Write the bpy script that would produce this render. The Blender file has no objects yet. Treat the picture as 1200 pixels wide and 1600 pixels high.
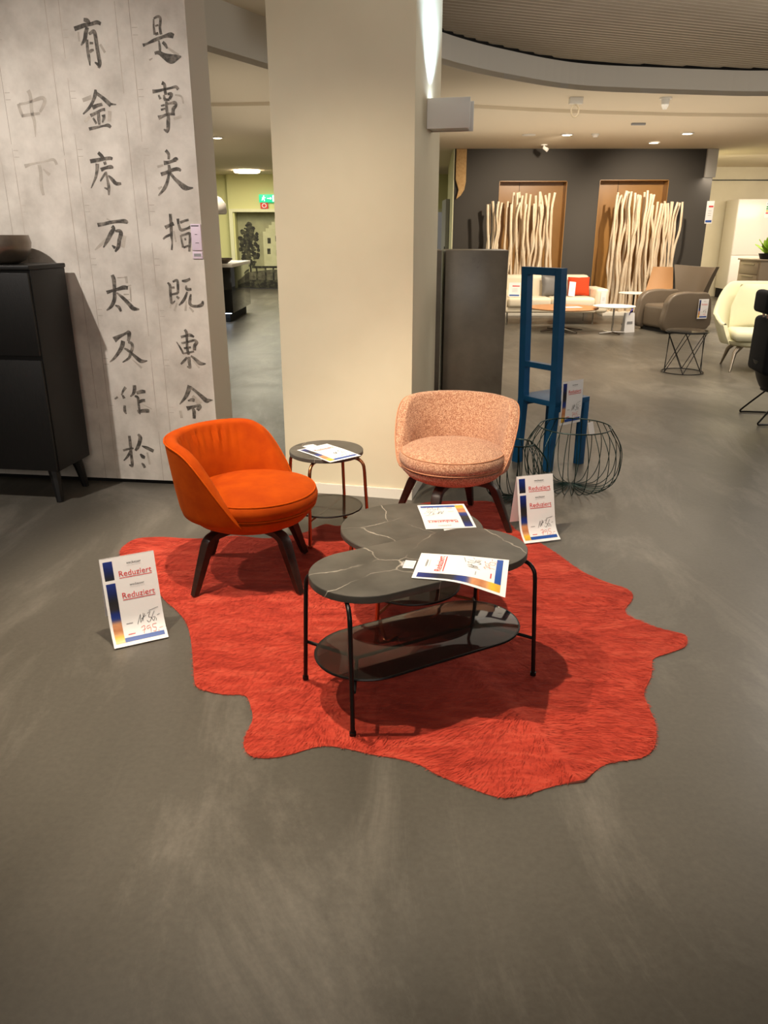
import bpy, bmesh, math, random
from mathutils import Vector, Matrix, noise
from mathutils.geometry import delaunay_2d_cdt
PI = math.pi
C = bpy.context.scene
COL = C.collection
random.seed(7)

# ---------------------------------------------------------------- camera, world, lights, exposure
cam = bpy.data.cameras.new('camera'); camo = bpy.data.objects.new('camera', cam); COL.objects.link(camo)
cam.sensor_fit = 'VERTICAL'; cam.sensor_height = 36.0; cam.lens = 27.0; cam.clip_end = 200
camo.location = (0, 0, 1.5); camo.rotation_euler = (math.radians(70.0), 0, 0)
C.camera = camo
w = bpy.data.worlds.new('world'); C.world = w; w.use_nodes = True
w.node_tree.nodes['Background'].inputs[0].default_value = (1.0, .92, .80, 1)
w.node_tree.nodes['Background'].inputs[1].default_value = .13
C.view_settings.view_transform = 'Standard'; C.view_settings.look = 'None'
C.view_settings.gamma = 1.0; C.view_settings.use_curve_mapping = False
C.view_settings.exposure = 0.0

WARM = (1.0, .85, .66); SOFT = (1.0, .88, .72); COOL = (.5, .74, 1.0); GREEN = (1.0, .95, .76)
def spot(name, loc, to, power, size=60, blend=.6, rad=.03, col=WARM):
    l = bpy.data.lights.new(name, 'SPOT'); l.energy = power; l.color = col
    l.spot_size = math.radians(size); l.spot_blend = blend; l.shadow_soft_size = rad
    o = bpy.data.objects.new(name, l); COL.objects.link(o); o.location = loc
    o.rotation_euler = (Vector(to) - Vector(loc)).to_track_quat('-Z', 'Y').to_euler(); return o
def area(name, loc, to, power, sx, sy, col=SOFT):
    l = bpy.data.lights.new(name, 'AREA'); l.energy = power; l.color = col; l.shape = 'RECTANGLE'; l.size = sx; l.size_y = sy
    o = bpy.data.objects.new(name, l); COL.objects.link(o); o.location = loc
    o.rotation_euler = (Vector(to) - Vector(loc)).to_track_quat('-Z', 'Y').to_euler(); return o
# track spots over the seating group, the last one an added fill
spot('track_or_fill_spot', (-.55, 2.55, 3.25), (-.1, 2.9, .3), 360, 66, .5, .02)
spot('track_or_fill_spot', (-1.55, 2.2, 3.25), (-.2, 2.75, .3), 260, 70, .5, .02)
spot('track_or_fill_spot', (-2.75, 2.65, 3.25), (-1.6, 4.5, .8), 290, 80, 1.0, .03, (1, .92, .84))
spot('track_or_fill_spot', (-.35, 2.3, 3.25), (-.12, 4.5, .45), 200, 56, 1.0, .05)
spot('track_or_fill_spot', (.7, 1.7, 3.2), (-.22, 4.45, 2.5), 75, 46, 1.0, .08, (1, .94, .86))  # added soft fill to lift the column top, not a track lamp
# uplight on the column side
spot('uplight_beam', (.352, 4.69, 2.19), (.265, 4.73, 3.1), 90, 100, 1.0, .03, COOL)
# added fill for the hall, without fixtures, and the far zones
area('hall_fill', (1.8, 6.2, 3.2), (1.8, 6.2, 0), 26, 4, 3)  # added soft fill from above, no fixture built
pl = bpy.data.lights.new('hall_fill_glow', 'POINT'); pl.energy = 110; pl.color = (1, .94, .86); pl.shadow_soft_size = .6  # added out-of-view fill brightening the corrugated ceiling and fascia
plo = bpy.data.objects.new('hall_fill_glow', pl); COL.objects.link(plo); plo.location = (4.0, 5.6, 2.2)
area('hall_fill', (.3, -2.6, 2.9), (-.3, 4.6, 2.9), 88, 4, 1.6, (1, .93, .84))  # added front fill from behind the camera for column and wall
area('hall_fill', (5.4, 10.4, 2.93), (5.4, 10.4, 0), 210, 8, 5)  # added broad downward fill, no fixture built
area('ceiling_upfill', (3.0, 11.5, 2.0), (3.0, 11.5, 3), 42, 5, 4)  # added mid-air fill facing up to brighten the ceiling
area('ceiling_upfill', (-1.6, 10.5, 2.0), (-1.6, 10.5, 3), 16, 1.5, 5)  # same added upward fill for the ceiling in the left opening
for x, y, tx, ty, tz, p in ((2.9, 13.4, 2.6, 15.6, 1.5, 300), (4.64, 13.6, 4.9, 15.6, 1.5, 300), (3.0, 12.2, 3.0, 13.2, 0, 260), (4.7, 12.2, 4.7, 12.9, 0, 270),
                            (3.6, 8.0, 3.5, 8.8, 0, 200), (5.4, 8.2, 5.0, 9.4, 0, 120), (2.0, 8.6, 1.8, 8.8, 0, 220)):
    spot('downlight_beam', (x, y, 2.90), (tx, ty, tz), p, 85, .8, .04)
area('kitchen_light', (8.2, 16.5, 2.9), (8.4, 17.5, 0), 420, 4, 3)
area('back_room_light', (-3.3, 18.5, 2.9), (-3.3, 18.5, 0), 260, 3, 5, GREEN)
spot('downlight_beam', (-2.78, 13.4, 2.90), (-2.9, 14.0, 0), 120, 100, .8, .05)

# ---------------------------------------------------------------- mesh helpers
class MB:
    def __init__(s): s.v = []; s.f = []; s.m = []; s.s = []; s.c = None
    def add(s, vs, fs, mi=0, smooth=True, M=None):
        b = len(s.v)
        for v in vs:
            v = Vector(v); s.v.append(M @ v if M is not None else v)
        for f in fs: s.f.append([b + i for i in f]); s.m.append(mi); s.s.append(smooth)
        return s
    def bm(s, bm, mi=0, smooth=True, M=None):
        bm.verts.index_update()
        s.add([v.co.copy() for v in bm.verts], [[v.index for v in f.verts] for f in bm.faces], mi, smooth, M); bm.free(); return s
    def box(s, a, b, mi=0, M=None, bev=0.0, seg=2, smooth=None):
        a = Vector(a); b = Vector(b); bm = bmesh.new(); bmesh.ops.create_cube(bm, size=1)
        for v in bm.verts: v.co = Vector(((a[i] + b[i]) / 2 + v.co[i] * (b[i] - a[i]) for i in range(3)))
        if bev: bmesh.ops.bevel(bm, geom=bm.edges[:], offset=bev, segments=seg, profile=.5, affect='EDGES')
        return s.bm(bm, mi, bool(bev) if smooth is None else smooth, M)
    def tube(s, pts, r, n=8, mi=0, closed=False, M=None, flat=1.0, up=None):
        pts = [Vector(p) for p in pts]; N = len(pts); rs = r if isinstance(r, (list, tuple)) else [r] * N
        vs = []; prev = None
        for i, p in enumerate(pts):
            a = pts[(i - 1) % N] if (closed or i > 0) else p
            b = pts[(i + 1) % N] if (closed or i < N - 1) else p
            t = (b - a).normalized()
            if up is not None: x = Vector(up).cross(t)
            elif prev is None: x = t.cross(Vector((0, 0, 1)) if abs(t.z) < .9 else Vector((1, 0, 0)))
            else: x = prev - t * prev.dot(t)
            if x.length < 1e-6: x = t.orthogonal()
            x.normalize(); prev = x; y = t.cross(x)
            for k in range(n):
                an = 2 * PI * k / n; vs.append(p + x * (math.cos(an) * rs[i]) + y * (math.sin(an) * rs[i] * flat))
        fs = []
        for i in range(N if closed else N - 1):
            j = (i + 1) % N
            for k in range(n): fs.append([i * n + k, i * n + (k + 1) % n, j * n + (k + 1) % n, j * n + k])
        if not closed: fs.append(list(range(n))[::-1]); fs.append([(N - 1) * n + k for k in range(n)])
        return s.add(vs, fs, mi, True, M)
    def lathe(s, prof, n=48, mi=0, M=None, c=(0, 0, 0), closed=False):
        vs = []; fs = []; L = len(prof); c = Vector(c)
        for r, z in prof:
            for k in range(n): a = 2 * PI * k / n; vs.append(c + Vector((r * math.cos(a), r * math.sin(a), z)))
        for i in range(L - 1 if not closed else L):
            j = (i + 1) % L
            for k in range(n): fs.append([i * n + k, i * n + (k + 1) % n, j * n + (k + 1) % n, j * n + k])
        return s.add(vs, fs, mi, True, M)
    def grid(s, fn, nu, nv, cu=False, cv=False, mi=0, M=None, smooth=True):
        vs = []; fs = []
        for i in range(nu):
            for j in range(nv): vs.append(fn(i / (nu if cu else nu - 1), j / (nv if cv else nv - 1)))
        for i in range(nu if cu else nu - 1):
            for j in range(nv if cv else nv - 1):
                a, b = (i + 1) % nu, (j + 1) % nv; fs.append([i * nv + j, a * nv + j, a * nv + b, i * nv + b])
        return s.add(vs, fs, mi, smooth, M)
    def prism(s, out, z0, z1, mi=0, M=None, bev=0.0, smooth=False):
        bm = bmesh.new(); vs = [bm.verts.new((p[0], p[1], z0)) for p in out]; f = bm.faces.new(vs)
        r = bmesh.ops.extrude_face_region(bm, geom=[f])
        for e in r['geom']:
            if isinstance(e, bmesh.types.BMVert): e.co.z = z1
        bmesh.ops.recalc_face_normals(bm, faces=bm.faces[:])
        if bev:
            ed = [e for e in bm.edges if abs(e.verts[0].co.z - e.verts[1].co.z) < 1e-6]
            bmesh.ops.bevel(bm, geom=ed, offset=bev, segments=3, profile=.5, affect='EDGES')
        return s.bm(bm, mi, smooth, M)
    def disc(s, c, r, h, n=48, mi=0, M=None, bev=.003):
        x, y, z = c
        return s.lathe([(0, z), (r - bev, z), (r, z + bev), (r, z + h - bev), (r - bev, z + h), (0, z + h)], n, mi, M, (x, y, 0))
    def build(s, name, mats, parent=None, sharp=40):
        me = bpy.data.meshes.new(name); me.from_pydata([tuple(v) for v in s.v], [], s.f)
        for m in (mats if isinstance(mats, (list, tuple)) else [mats]): me.materials.append(m)
        me.polygons.foreach_set('material_index', s.m); me.polygons.foreach_set('use_smooth', s.s); me.update()
        bm = bmesh.new(); bm.from_mesh(me); bmesh.ops.remove_doubles(bm, verts=bm.verts[:], dist=1e-6)
        bmesh.ops.recalc_face_normals(bm, faces=bm.faces[:]); bm.to_mesh(me); bm.free()
        try: me.set_sharp_from_angle(angle=math.radians(sharp))
        except Exception: pass
        o = bpy.data.objects.new(name, me); COL.objects.link(o)
        if parent is not None: o.parent = parent
        return o
    def raw(s, name, mats, parent=None, colors=None):
        me = bpy.data.meshes.new(name); me.from_pydata([tuple(v) for v in s.v], [], s.f)
        for m in (mats if isinstance(mats, (list, tuple)) else [mats]): me.materials.append(m)
        me.polygons.foreach_set('material_index', s.m); me.polygons.foreach_set('use_smooth', s.s); me.update()
        if colors:
            a = me.color_attributes.new('Print', 'FLOAT_COLOR', 'POINT')
            for i, c in colors.items(): a.data[i].color = (*c, 1)
        o = bpy.data.objects.new(name, me); COL.objects.link(o)
        if parent is not None: o.parent = parent
        return o
def tag(o, label, cat, group=None):
    o['label'] = label; o['category'] = cat
    if group: o['group'] = group
    return o
def thing(name, label, cat, loc=(0, 0, 0), rz=0, group=None):
    o = bpy.data.objects.new(name, None); COL.objects.link(o); o.empty_display_size = .1
    o.location = loc; o.rotation_euler = (0, 0, rz); return tag(o, label, cat, group)
def struct(o): o['kind'] = 'structure'; return o
def dup(root, loc, rz, label, group=None):
    r = root.copy(); COL.objects.link(r); r.location = loc; r.rotation_euler = (0, 0, rz); r['label'] = label
    if group: r['group'] = group
    for ch in list(root.children):
        c = ch.copy(); COL.objects.link(c); c.parent = r
        for g in list(ch.children): d = g.copy(); COL.objects.link(d); d.parent = c
    return r
def sstep(x): x = max(0, min(1, x)); return x * x * (3 - 2 * x)
def lerp(a, b, t): return a + (b - a) * t
def interp(tab, x):
    if x <= tab[0][0]: return tab[0][1]
    for (a, fa), (b, fb) in zip(tab, tab[1:]):
        if x <= b: return fa + (fb - fa) * (x - a) / (b - a)
    return tab[-1][1]
def catmull(P, n=4, closed=True):
    out = []; L = len(P)
    for i in range(L if closed else L - 1):
        p = [Vector(P[(i + k) % L] if closed else P[max(0, min(L - 1, i + k))]) for k in (-1, 0, 1, 2)]
        for j in range(n):
            t = j / n
            out.append(.5 * ((2 * p[1]) + (p[2] - p[0]) * t + (2 * p[0] - 5 * p[1] + 4 * p[2] - p[3]) * t * t + (3 * p[1] - p[0] - 3 * p[2] + p[3]) * t ** 3))
    if not closed: out.append(Vector(P[-1]))
    return out
def RZ(a, x=0, y=0, z=0): return Matrix.Translation((x, y, z)) @ Matrix.Rotation(a, 4, 'Z')

# ---------------------------------------------------------------- materials
def s2l(c): return tuple(((v / 255) / 12.92 if v / 255 <= .04045 else ((v / 255 + .055) / 1.055) ** 2.4) for v in c)
def mat(name, rgb, rough=.5, metal=0, var=None, vs=6, vd=4, vmix=(.35, .65), bump=0, bs=80, stretch=(1, 1, 1), coat=0, sheen=0, alpha=1, trans=0, ior=1.45, emit=None, es=0, spec=.5, rvar=None, stint=None):
    m = bpy.data.materials.new(name); m.use_nodes = True; nt = m.node_tree; b = nt.nodes['Principled BSDF']; L = nt.links.new
    I = b.inputs; I['Base Color'].default_value = (*s2l(rgb), 1); I['Roughness'].default_value = rough; I['Metallic'].default_value = metal
    I['Coat Weight'].default_value = coat; I['Sheen Weight'].default_value = sheen; I['Alpha'].default_value = alpha; I['IOR'].default_value = ior
    I['Transmission Weight'].default_value = trans; I['Specular IOR Level'].default_value = spec
    if stint: I['Sheen Tint'].default_value = (*s2l(stint), 1)
    if emit: I['Emission Color'].default_value = (*s2l(emit), 1); I['Emission Strength'].default_value = es
    def nz(sc, det=4, ro=.6):
        tc = nt.nodes.new('ShaderNodeTexCoord'); mp = nt.nodes.new('ShaderNodeMapping'); mp.inputs['Scale'].default_value = stretch
        n = nt.nodes.new('ShaderNodeTexNoise'); n.inputs['Scale'].default_value = sc; n.inputs['Detail'].default_value = det; n.inputs['Roughness'].default_value = ro
        L(tc.outputs['Object'], mp.inputs[0]); L(mp.outputs[0], n.inputs['Vector']); return n
    if var:
        n = nz(vs, vd); r = nt.nodes.new('ShaderNodeValToRGB')
        r.color_ramp.elements[0].position, r.color_ramp.elements[1].position = vmix
        r.color_ramp.elements[0].color = (*s2l(rgb), 1); r.color_ramp.elements[1].color = (*s2l(var), 1)
        L(n.outputs['Fac'], r.inputs[0]); L(r.outputs[0], I['Base Color'])
        if rvar:
            mr = nt.nodes.new('ShaderNodeMapRange'); mr.inputs['To Min'].default_value, mr.inputs['To Max'].default_value = rvar
            L(n.outputs['Fac'], mr.inputs[0]); L(mr.outputs[0], I['Roughness'])
    if bump:
        n = nz(bs, 3); bp = nt.nodes.new('ShaderNodeBump'); bp.inputs['Strength'].default_value = bump; bp.inputs['Distance'].default_value = .01
        L(n.outputs['Fac'], bp.inputs['Height']); L(bp.outputs[0], I['Normal'])
    return m
def floor_mat():
    m = mat('polished_concrete', (106, 100, 92), .34, spec=.4); nt = m.node_tree; L = nt.links.new; b = nt.nodes['Principled BSDF']
    tc = nt.nodes.new('ShaderNodeTexCoord')
    def nz(sc, det, ro, rot=0, st=(1, 1, 1), dist=0):
        mp = nt.nodes.new('ShaderNodeMapping'); mp.inputs['Scale'].default_value = st; mp.inputs['Rotation'].default_value = (0, 0, rot)
        n = nt.nodes.new('ShaderNodeTexNoise'); n.inputs['Scale'].default_value = sc; n.inputs['Detail'].default_value = det; n.inputs['Roughness'].default_value = ro; n.inputs['Distortion'].default_value = dist
        L(tc.outputs['Object'], mp.inputs[0]); L(mp.outputs[0], n.inputs['Vector']); return n
    def ramp(n, p0, c0, p1, c1):
        r = nt.nodes.new('ShaderNodeValToRGB'); e = r.color_ramp.elements; e[0].position = p0; e[1].position = p1
        e[0].color = (*s2l(c0), 1); e[1].color = (*s2l(c1), 1); L(n.outputs['Fac'], r.inputs[0]); return r
    def mix(f, a, bb, mode='MIX'):
        x = nt.nodes.new('ShaderNodeMix'); x.data_type = 'RGBA'; x.blend_type = mode
        if isinstance(f, float): x.inputs[0].default_value = f
        else: L(f, x.inputs[0])
        L(a, x.inputs[6]); L(bb, x.inputs[7]); return x.outputs[2]
    a = ramp(nz(.9, 6, .62, .5, (1, .5, 1), .6), .3, (82, 78, 70), .72, (102, 97, 88))
    v = ramp(nz(1.3, 9, .7, 1.0, (1, .35, 1), 1.6), .50, (0, 0, 0), .72, (225, 225, 225))
    lite = nt.nodes.new('ShaderNodeRGB'); lite.outputs[0].default_value = (*s2l((134, 128, 118)), 1)
    f = ramp(nz(55, 4, .6), .3, (235, 235, 235), .7, (255, 255, 255))
    c = mix(v.outputs[0], a.outputs[0], lite.outputs[0]); c = mix(1.0, c, f.outputs[0], 'MULTIPLY'); L(c, b.inputs['Base Color'])
    rr = nt.nodes.new('ShaderNodeMapRange'); rr.inputs['To Min'].default_value = .24; rr.inputs['To Max'].default_value = .48
    L(nz(2.2, 6, .65, .7, (1, .5, 1), 1).outputs['Fac'], rr.inputs[0]); L(rr.outputs[0], b.inputs['Roughness'])
    bp = nt.nodes.new('ShaderNodeBump'); bp.inputs['Strength'].default_value = .06; bp.inputs['Distance'].default_value = .004
    L(nz(30, 5, .6).outputs['Fac'], bp.inputs['Height']); L(bp.outputs[0], b.inputs['Normal'])
    return m
def marble_mat():
    m = mat('dark_grey_stone', (92, 87, 80), .42, spec=.4); nt = m.node_tree; L = nt.links.new; b = nt.nodes['Principled BSDF']
    tc = nt.nodes.new('ShaderNodeTexCoord'); dn = nt.nodes.new('ShaderNodeTexNoise'); dn.inputs['Scale'].default_value = 3.5; dn.inputs['Detail'].default_value = 5
    L(tc.outputs['Object'], dn.inputs['Vector'])
    mx = nt.nodes.new('ShaderNodeMix'); mx.data_type = 'RGBA'; mx.inputs[0].default_value = .13; L(tc.outputs['Object'], mx.inputs[6]); L(dn.outputs['Color'], mx.inputs[7])
    vo = nt.nodes.new('ShaderNodeTexVoronoi'); vo.feature = 'DISTANCE_TO_EDGE'; vo.inputs['Scale'].default_value = 3.3; L(mx.outputs[2], vo.inputs['Vector'])
    n2 = nt.nodes.new('ShaderNodeTexNoise'); n2.inputs['Scale'].default_value = 5; L(tc.outputs['Object'], n2.inputs['Vector'])
    r = nt.nodes.new('ShaderNodeValToRGB'); e = r.color_ramp.elements; e[0].position = 0; e[0].color = (1, 1, 1, 1); e[1].position = .007; e[1].color = (0, 0, 0, 1); L(vo.outputs['Distance'], r.inputs[0])
    r2 = nt.nodes.new('ShaderNodeValToRGB'); e = r2.color_ramp.elements; e[0].position = .42; e[0].color = (0, 0, 0, 1); e[1].position = .6; e[1].color = (1, 1, 1, 1); L(n2.outputs['Fac'], r2.inputs[0])
    mu = nt.nodes.new('ShaderNodeMath'); mu.operation = 'MULTIPLY'; L(r.outputs[0], mu.inputs[0]); L(r2.outputs[0], mu.inputs[1])
    n3 = nt.nodes.new('ShaderNodeTexNoise'); n3.inputs['Scale'].default_value = 9; n3.inputs['Detail'].default_value = 6; L(tc.outputs['Object'], n3.inputs['Vector'])
    r3 = nt.nodes.new('ShaderNodeValToRGB'); e = r3.color_ramp.elements; e[0].position = .3; e[0].color = (*s2l((68, 65, 59)), 1); e[1].position = .7; e[1].color = (*s2l((90, 86, 79)), 1); L(n3.outputs['Fac'], r3.inputs[0])
    fm = nt.nodes.new('ShaderNodeMix'); fm.data_type = 'RGBA'; L(mu.outputs[0], fm.inputs[0]); L(r3.outputs[0], fm.inputs[6]); fm.inputs[7].default_value = (*s2l((186, 178, 164)), 1)
    L(fm.outputs[2], b.inputs['Base Color']); return m
def print_mat():
    m = mat('printed_photo_strip', (255, 255, 255), .35); nt = m.node_tree
    a = nt.nodes.new('ShaderNodeVertexColor'); a.layer_name = 'Print'; nt.links.new(a.outputs[0], nt.nodes['Principled BSDF'].inputs['Base Color']); return m
def tweed_mat():
    m = mat('salmon_tweed', (214, 150, 110), .95, bump=.5, bs=420, sheen=.15); nt = m.node_tree; L = nt.links.new; b = nt.nodes['Principled BSDF']
    tc = nt.nodes.new('ShaderNodeTexCoord'); v = nt.nodes.new('ShaderNodeTexVoronoi'); v.inputs['Scale'].default_value = 250; L(tc.outputs['Object'], v.inputs['Vector'])
    r = nt.nodes.new('ShaderNodeValToRGB'); e = r.color_ramp.elements; e[0].position = .15; e[0].color = (*s2l((154, 100, 76)), 1); e[1].position = .85; e[1].color = (*s2l((224, 182, 150)), 1)
    e2 = r.color_ramp.elements.new(.5); e2.color = (*s2l((192, 140, 108)), 1)
    L(v.outputs['Color'], r.inputs[0]); L(r.outputs[0], b.inputs['Base Color']); return m
M = dict(
 floor=floor_mat(), stone=marble_mat(), photo=print_mat(), tweed=tweed_mat(),
 column=mat('cream_plaster', (216, 206, 180), .75, var=(208, 197, 170), vs=1.2, bump=.03, bs=60),
 white_wall=mat('white_plaster', (222, 216, 204), .75, bump=.03, bs=60),
 paper=mat('aged_paper_wallpaper', (228, 220, 209), .7, var=(186, 177, 166), vs=4.5, vd=12, vmix=(.36, .74), bump=.02, bs=40),
 ink=mat('brush_ink', (76, 71, 65), .7, var=(158, 148, 136), vs=30, vd=9, vmix=(.43, .70)),
 ghost=mat('faded_ink', (178, 168, 156), .7, var=(205, 195, 181), vs=14, vd=8, vmix=(.4,.7)),
 rule=mat('thin_rule_ink', (150, 136, 122), .7, var=(198, 184, 170), vs=5, vd=6),
 black=mat('black_paint_and_shadow_gap', (12, 11, 10), .8),  # plain black of plinths; also stands in for shade in gaps
 blackwood=mat('black_stained_oak', (17, 16, 15), .5, var=(22, 20, 19), vs=9, stretch=(14, 14, 1), bump=.12, bs=30),
 bronze=mat('brushed_dark_bronze', (150, 138, 124), .32, metal=.6, var=(122, 110, 98), vs=5),
 velvet=mat('orange_velvet', (174, 67, 0), .85, var=(156, 54, 0), vs=9, vd=5, spec=.15, sheen=.12, stint=(255, 150, 60), bump=.06, bs=50),
 velvet_dark=mat('orange_piping', (182, 72, 0), .85, spec=.15),
 tweed_p=mat('salmon_piping', (194, 138, 104), .9),
 walnut=mat('dark_walnut_legs', (38, 22, 17), .42, var=(52, 30, 22), vs=10, stretch=(1, 1, 6)),
 steel=mat('black_powder_coat', (20, 19, 19), .38, metal=.3),
 copper=mat('copper_tube', (176, 116, 78), .28, metal=1.0),
 smoke=mat('smoked_glass', (44, 41, 37), .04, trans=.0, alpha=.74, spec=.6, coat=.0),
 clear=mat('clear_plastic', (235, 235, 235), .08, alpha=.28, spec=.7),
 sheet=mat('white_paper', (240, 238, 238), .55), pblue=mat('printed_blue', (32, 78, 160), .45), pred=mat('printed_red', (214, 44, 40), .5), pblk=mat('printed_black', (40, 40, 44), .5),
 pgrey=mat('printed_grey', (150, 150, 152), .5), hred=mat('red_felt_pen', (214, 96, 80), .5), pgreen=mat('printed_green', (60, 150, 70), .5), pyellow=mat('printed_yellow', (236, 200, 60), .5),
 cement=mat('grey_cement_veneer', (106, 98, 87), .3, var=(132, 123, 110), vs=3.5, vd=9, vmix=(.35, .7), rvar=(.2, .42)),
 blue=mat('petrol_blue_lacquer', (10, 72, 116), .45, var=(12, 80, 124), vs=8), wire=mat('dark_green_wire', (22, 48, 44), .4, metal=.4),
 darkwall=mat('anthracite_paint', (68, 64, 59), .8, bump=.03, bs=50), niche=mat('brown_lacquer_panel', (158, 116, 62), .35, var=(146, 106, 56), vs=1.5),
 drift=mat('bleached_driftwood', (236, 222, 198), .75, var=(214, 190, 158), vs=7, vd=6, stretch=(3, 3, .5), bump=.3, bs=40),
 plinth=mat('white_plinth', (232, 226, 214), .6), ceil=mat('ceiling_paint', (222, 208, 184), .85), ceil2=mat('ceiling_paint_fascia', (222, 217, 208), .85),
 corr=mat('corrugated_metal', (172, 158, 138), .45, metal=.25, var=(160, 146, 126), vs=.7), green=mat('pale_green_paint', (214, 212, 152), .8), greenw=mat('pale_green_trim', (222, 220, 182), .7),
 leather=mat('cream_leather', (236, 224, 200), .5, bump=.04, bs=30), taupe=mat('taupe_leather', (106, 94, 80), .36, bump=.05, bs=22), grey_cush=mat('grey_satin', (110, 108, 106), .4, bump=.2, bs=14), red_cush=mat('rust_red_fabric', (196, 66, 26), .85),
 oak=mat('oak_veneer', (198, 146, 100), .45, var=(184, 130, 86), vs=6, stretch=(1, 8, 1)), tan=mat('tan_leather', (196, 150, 104), .5), chrome=mat('chrome', (200, 196, 190), .15, metal=1.0),
 cream=mat('cream_wool', (224, 220, 188), .95, bump=.15, bs=150), alu=mat('brushed_aluminium', (168, 156, 140), .3, metal=.9), navy=mat('black_felt', (16, 17, 24), .9), dshell=mat('charcoal_shell', (38, 36, 34), .5),
 metalgrey=mat('grey_metal', (206, 203, 197), .45), fridge=mat('white_lacquer', (238, 230, 218), .3, coat=.3), darkglass=mat('black_glass', (18, 20, 20), .08, coat=.6),
 island=mat('taupe_laminate', (164, 148, 126), .5), lettuce=mat('lettuce_leaf', (150, 186, 44), .6), lettuce_r=mat('red_lettuce_leaf', (74, 26, 30), .6), soil=mat('dark_planter', (16, 15, 14), .6),
 lamp=mat('lit_lamp', (255, 240, 214), .5, emit=(255, 232, 196), es=18), led=mat('lit_led', (220, 236, 255), .5, emit=(214, 234, 255), es=9), exitg=mat('lit_exit_green', (20, 160, 110), .4, emit=(30, 190, 140), es=1.2), exitw=mat('lit_exit_white', (240, 255, 250), .4, emit=(240, 255, 250), es=1.2),
 bone=mat('white_plastic', (232, 228, 220), .4), board=mat('raw_chipboard', (206, 170, 118), .8, var=(190, 150, 98), vs=30), murald=mat('photo_print_dark', (38, 36, 30), .6, var=(84, 82, 62), vs=9, vd=9, vmix=(.45, .62)), murall=mat('photo_print_light', (206, 204, 164), .6, var=(192, 190, 150), vs=4), muralsky=mat('photo_print_sky', (168, 166, 128), .6, var=(150, 148, 114), vs=3), muralg=mat('photo_print_grey', (112, 108, 88), .6, var=(70, 66, 54), vs=10, vd=8),
 lilac=mat('lilac_paper_tag', (226, 208, 224), .5), purple=mat('purple_ribbon', (70, 56, 140), .5), steelb=mat('brushed_steel_base', (120, 110, 98), .3, metal=.9), rosewood=mat('red_brown_wood', (122, 66, 38), .4), cordg=mat('beige_cable', (196, 180, 152), .5),
)
def rug_mat(name, a, b, c):
    m = mat(name, b, .85, sheen=.08, spec=.15); nt = m.node_tree; L = nt.links.new; p = nt.nodes['Principled BSDF']
    tc = nt.nodes.new('ShaderNodeTexCoord')
    def nz(sc, det, st, dist=.5):
        mp = nt.nodes.new('ShaderNodeMapping'); mp.inputs['Scale'].default_value = st; mp.inputs['Rotation'].default_value = (0, 0, .5)
        n = nt.nodes.new('ShaderNodeTexNoise'); n.inputs['Scale'].default_value = sc; n.inputs['Detail'].default_value = det; n.inputs['Roughness'].default_value = .65; n.inputs['Distortion'].default_value = dist
        L(tc.outputs['Object'], mp.inputs[0]); L(mp.outputs[0], n.inputs['Vector']); return n
    r = nt.nodes.new('ShaderNodeValToRGB'); e = r.color_ramp.elements; e[0].position = .28; e[0].color = (*s2l(a), 1); e[1].position = .74; e[1].color = (*s2l(c), 1)
    x = e.new(.5); x.color = (*s2l(b), 1)
    L(nz(9, 8, (.5, 1.6, 1), 1.2).outputs['Fac'], r.inputs[0]); L(r.outputs[0], p.inputs['Base Color'])
    bp = nt.nodes.new('ShaderNodeBump'); bp.inputs['Strength'].default_value = .45; bp.inputs['Distance'].default_value = .012
    L(nz(26, 6, (.35, 1.6, 1), 1.5).outputs['Fac'], bp.inputs['Height']); L(bp.outputs[0], p.inputs['Normal']); return m
M['rug'] = rug_mat('dyed_cowhide', (156, 46, 32), (190, 64, 46), (210, 88, 66))
M['fur'] = rug_mat('dyed_hair', (160, 48, 33), (193, 67, 48), (214, 92, 69))
M['hide'] = mat('hide_edge', (176, 96, 78), .8)

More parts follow.
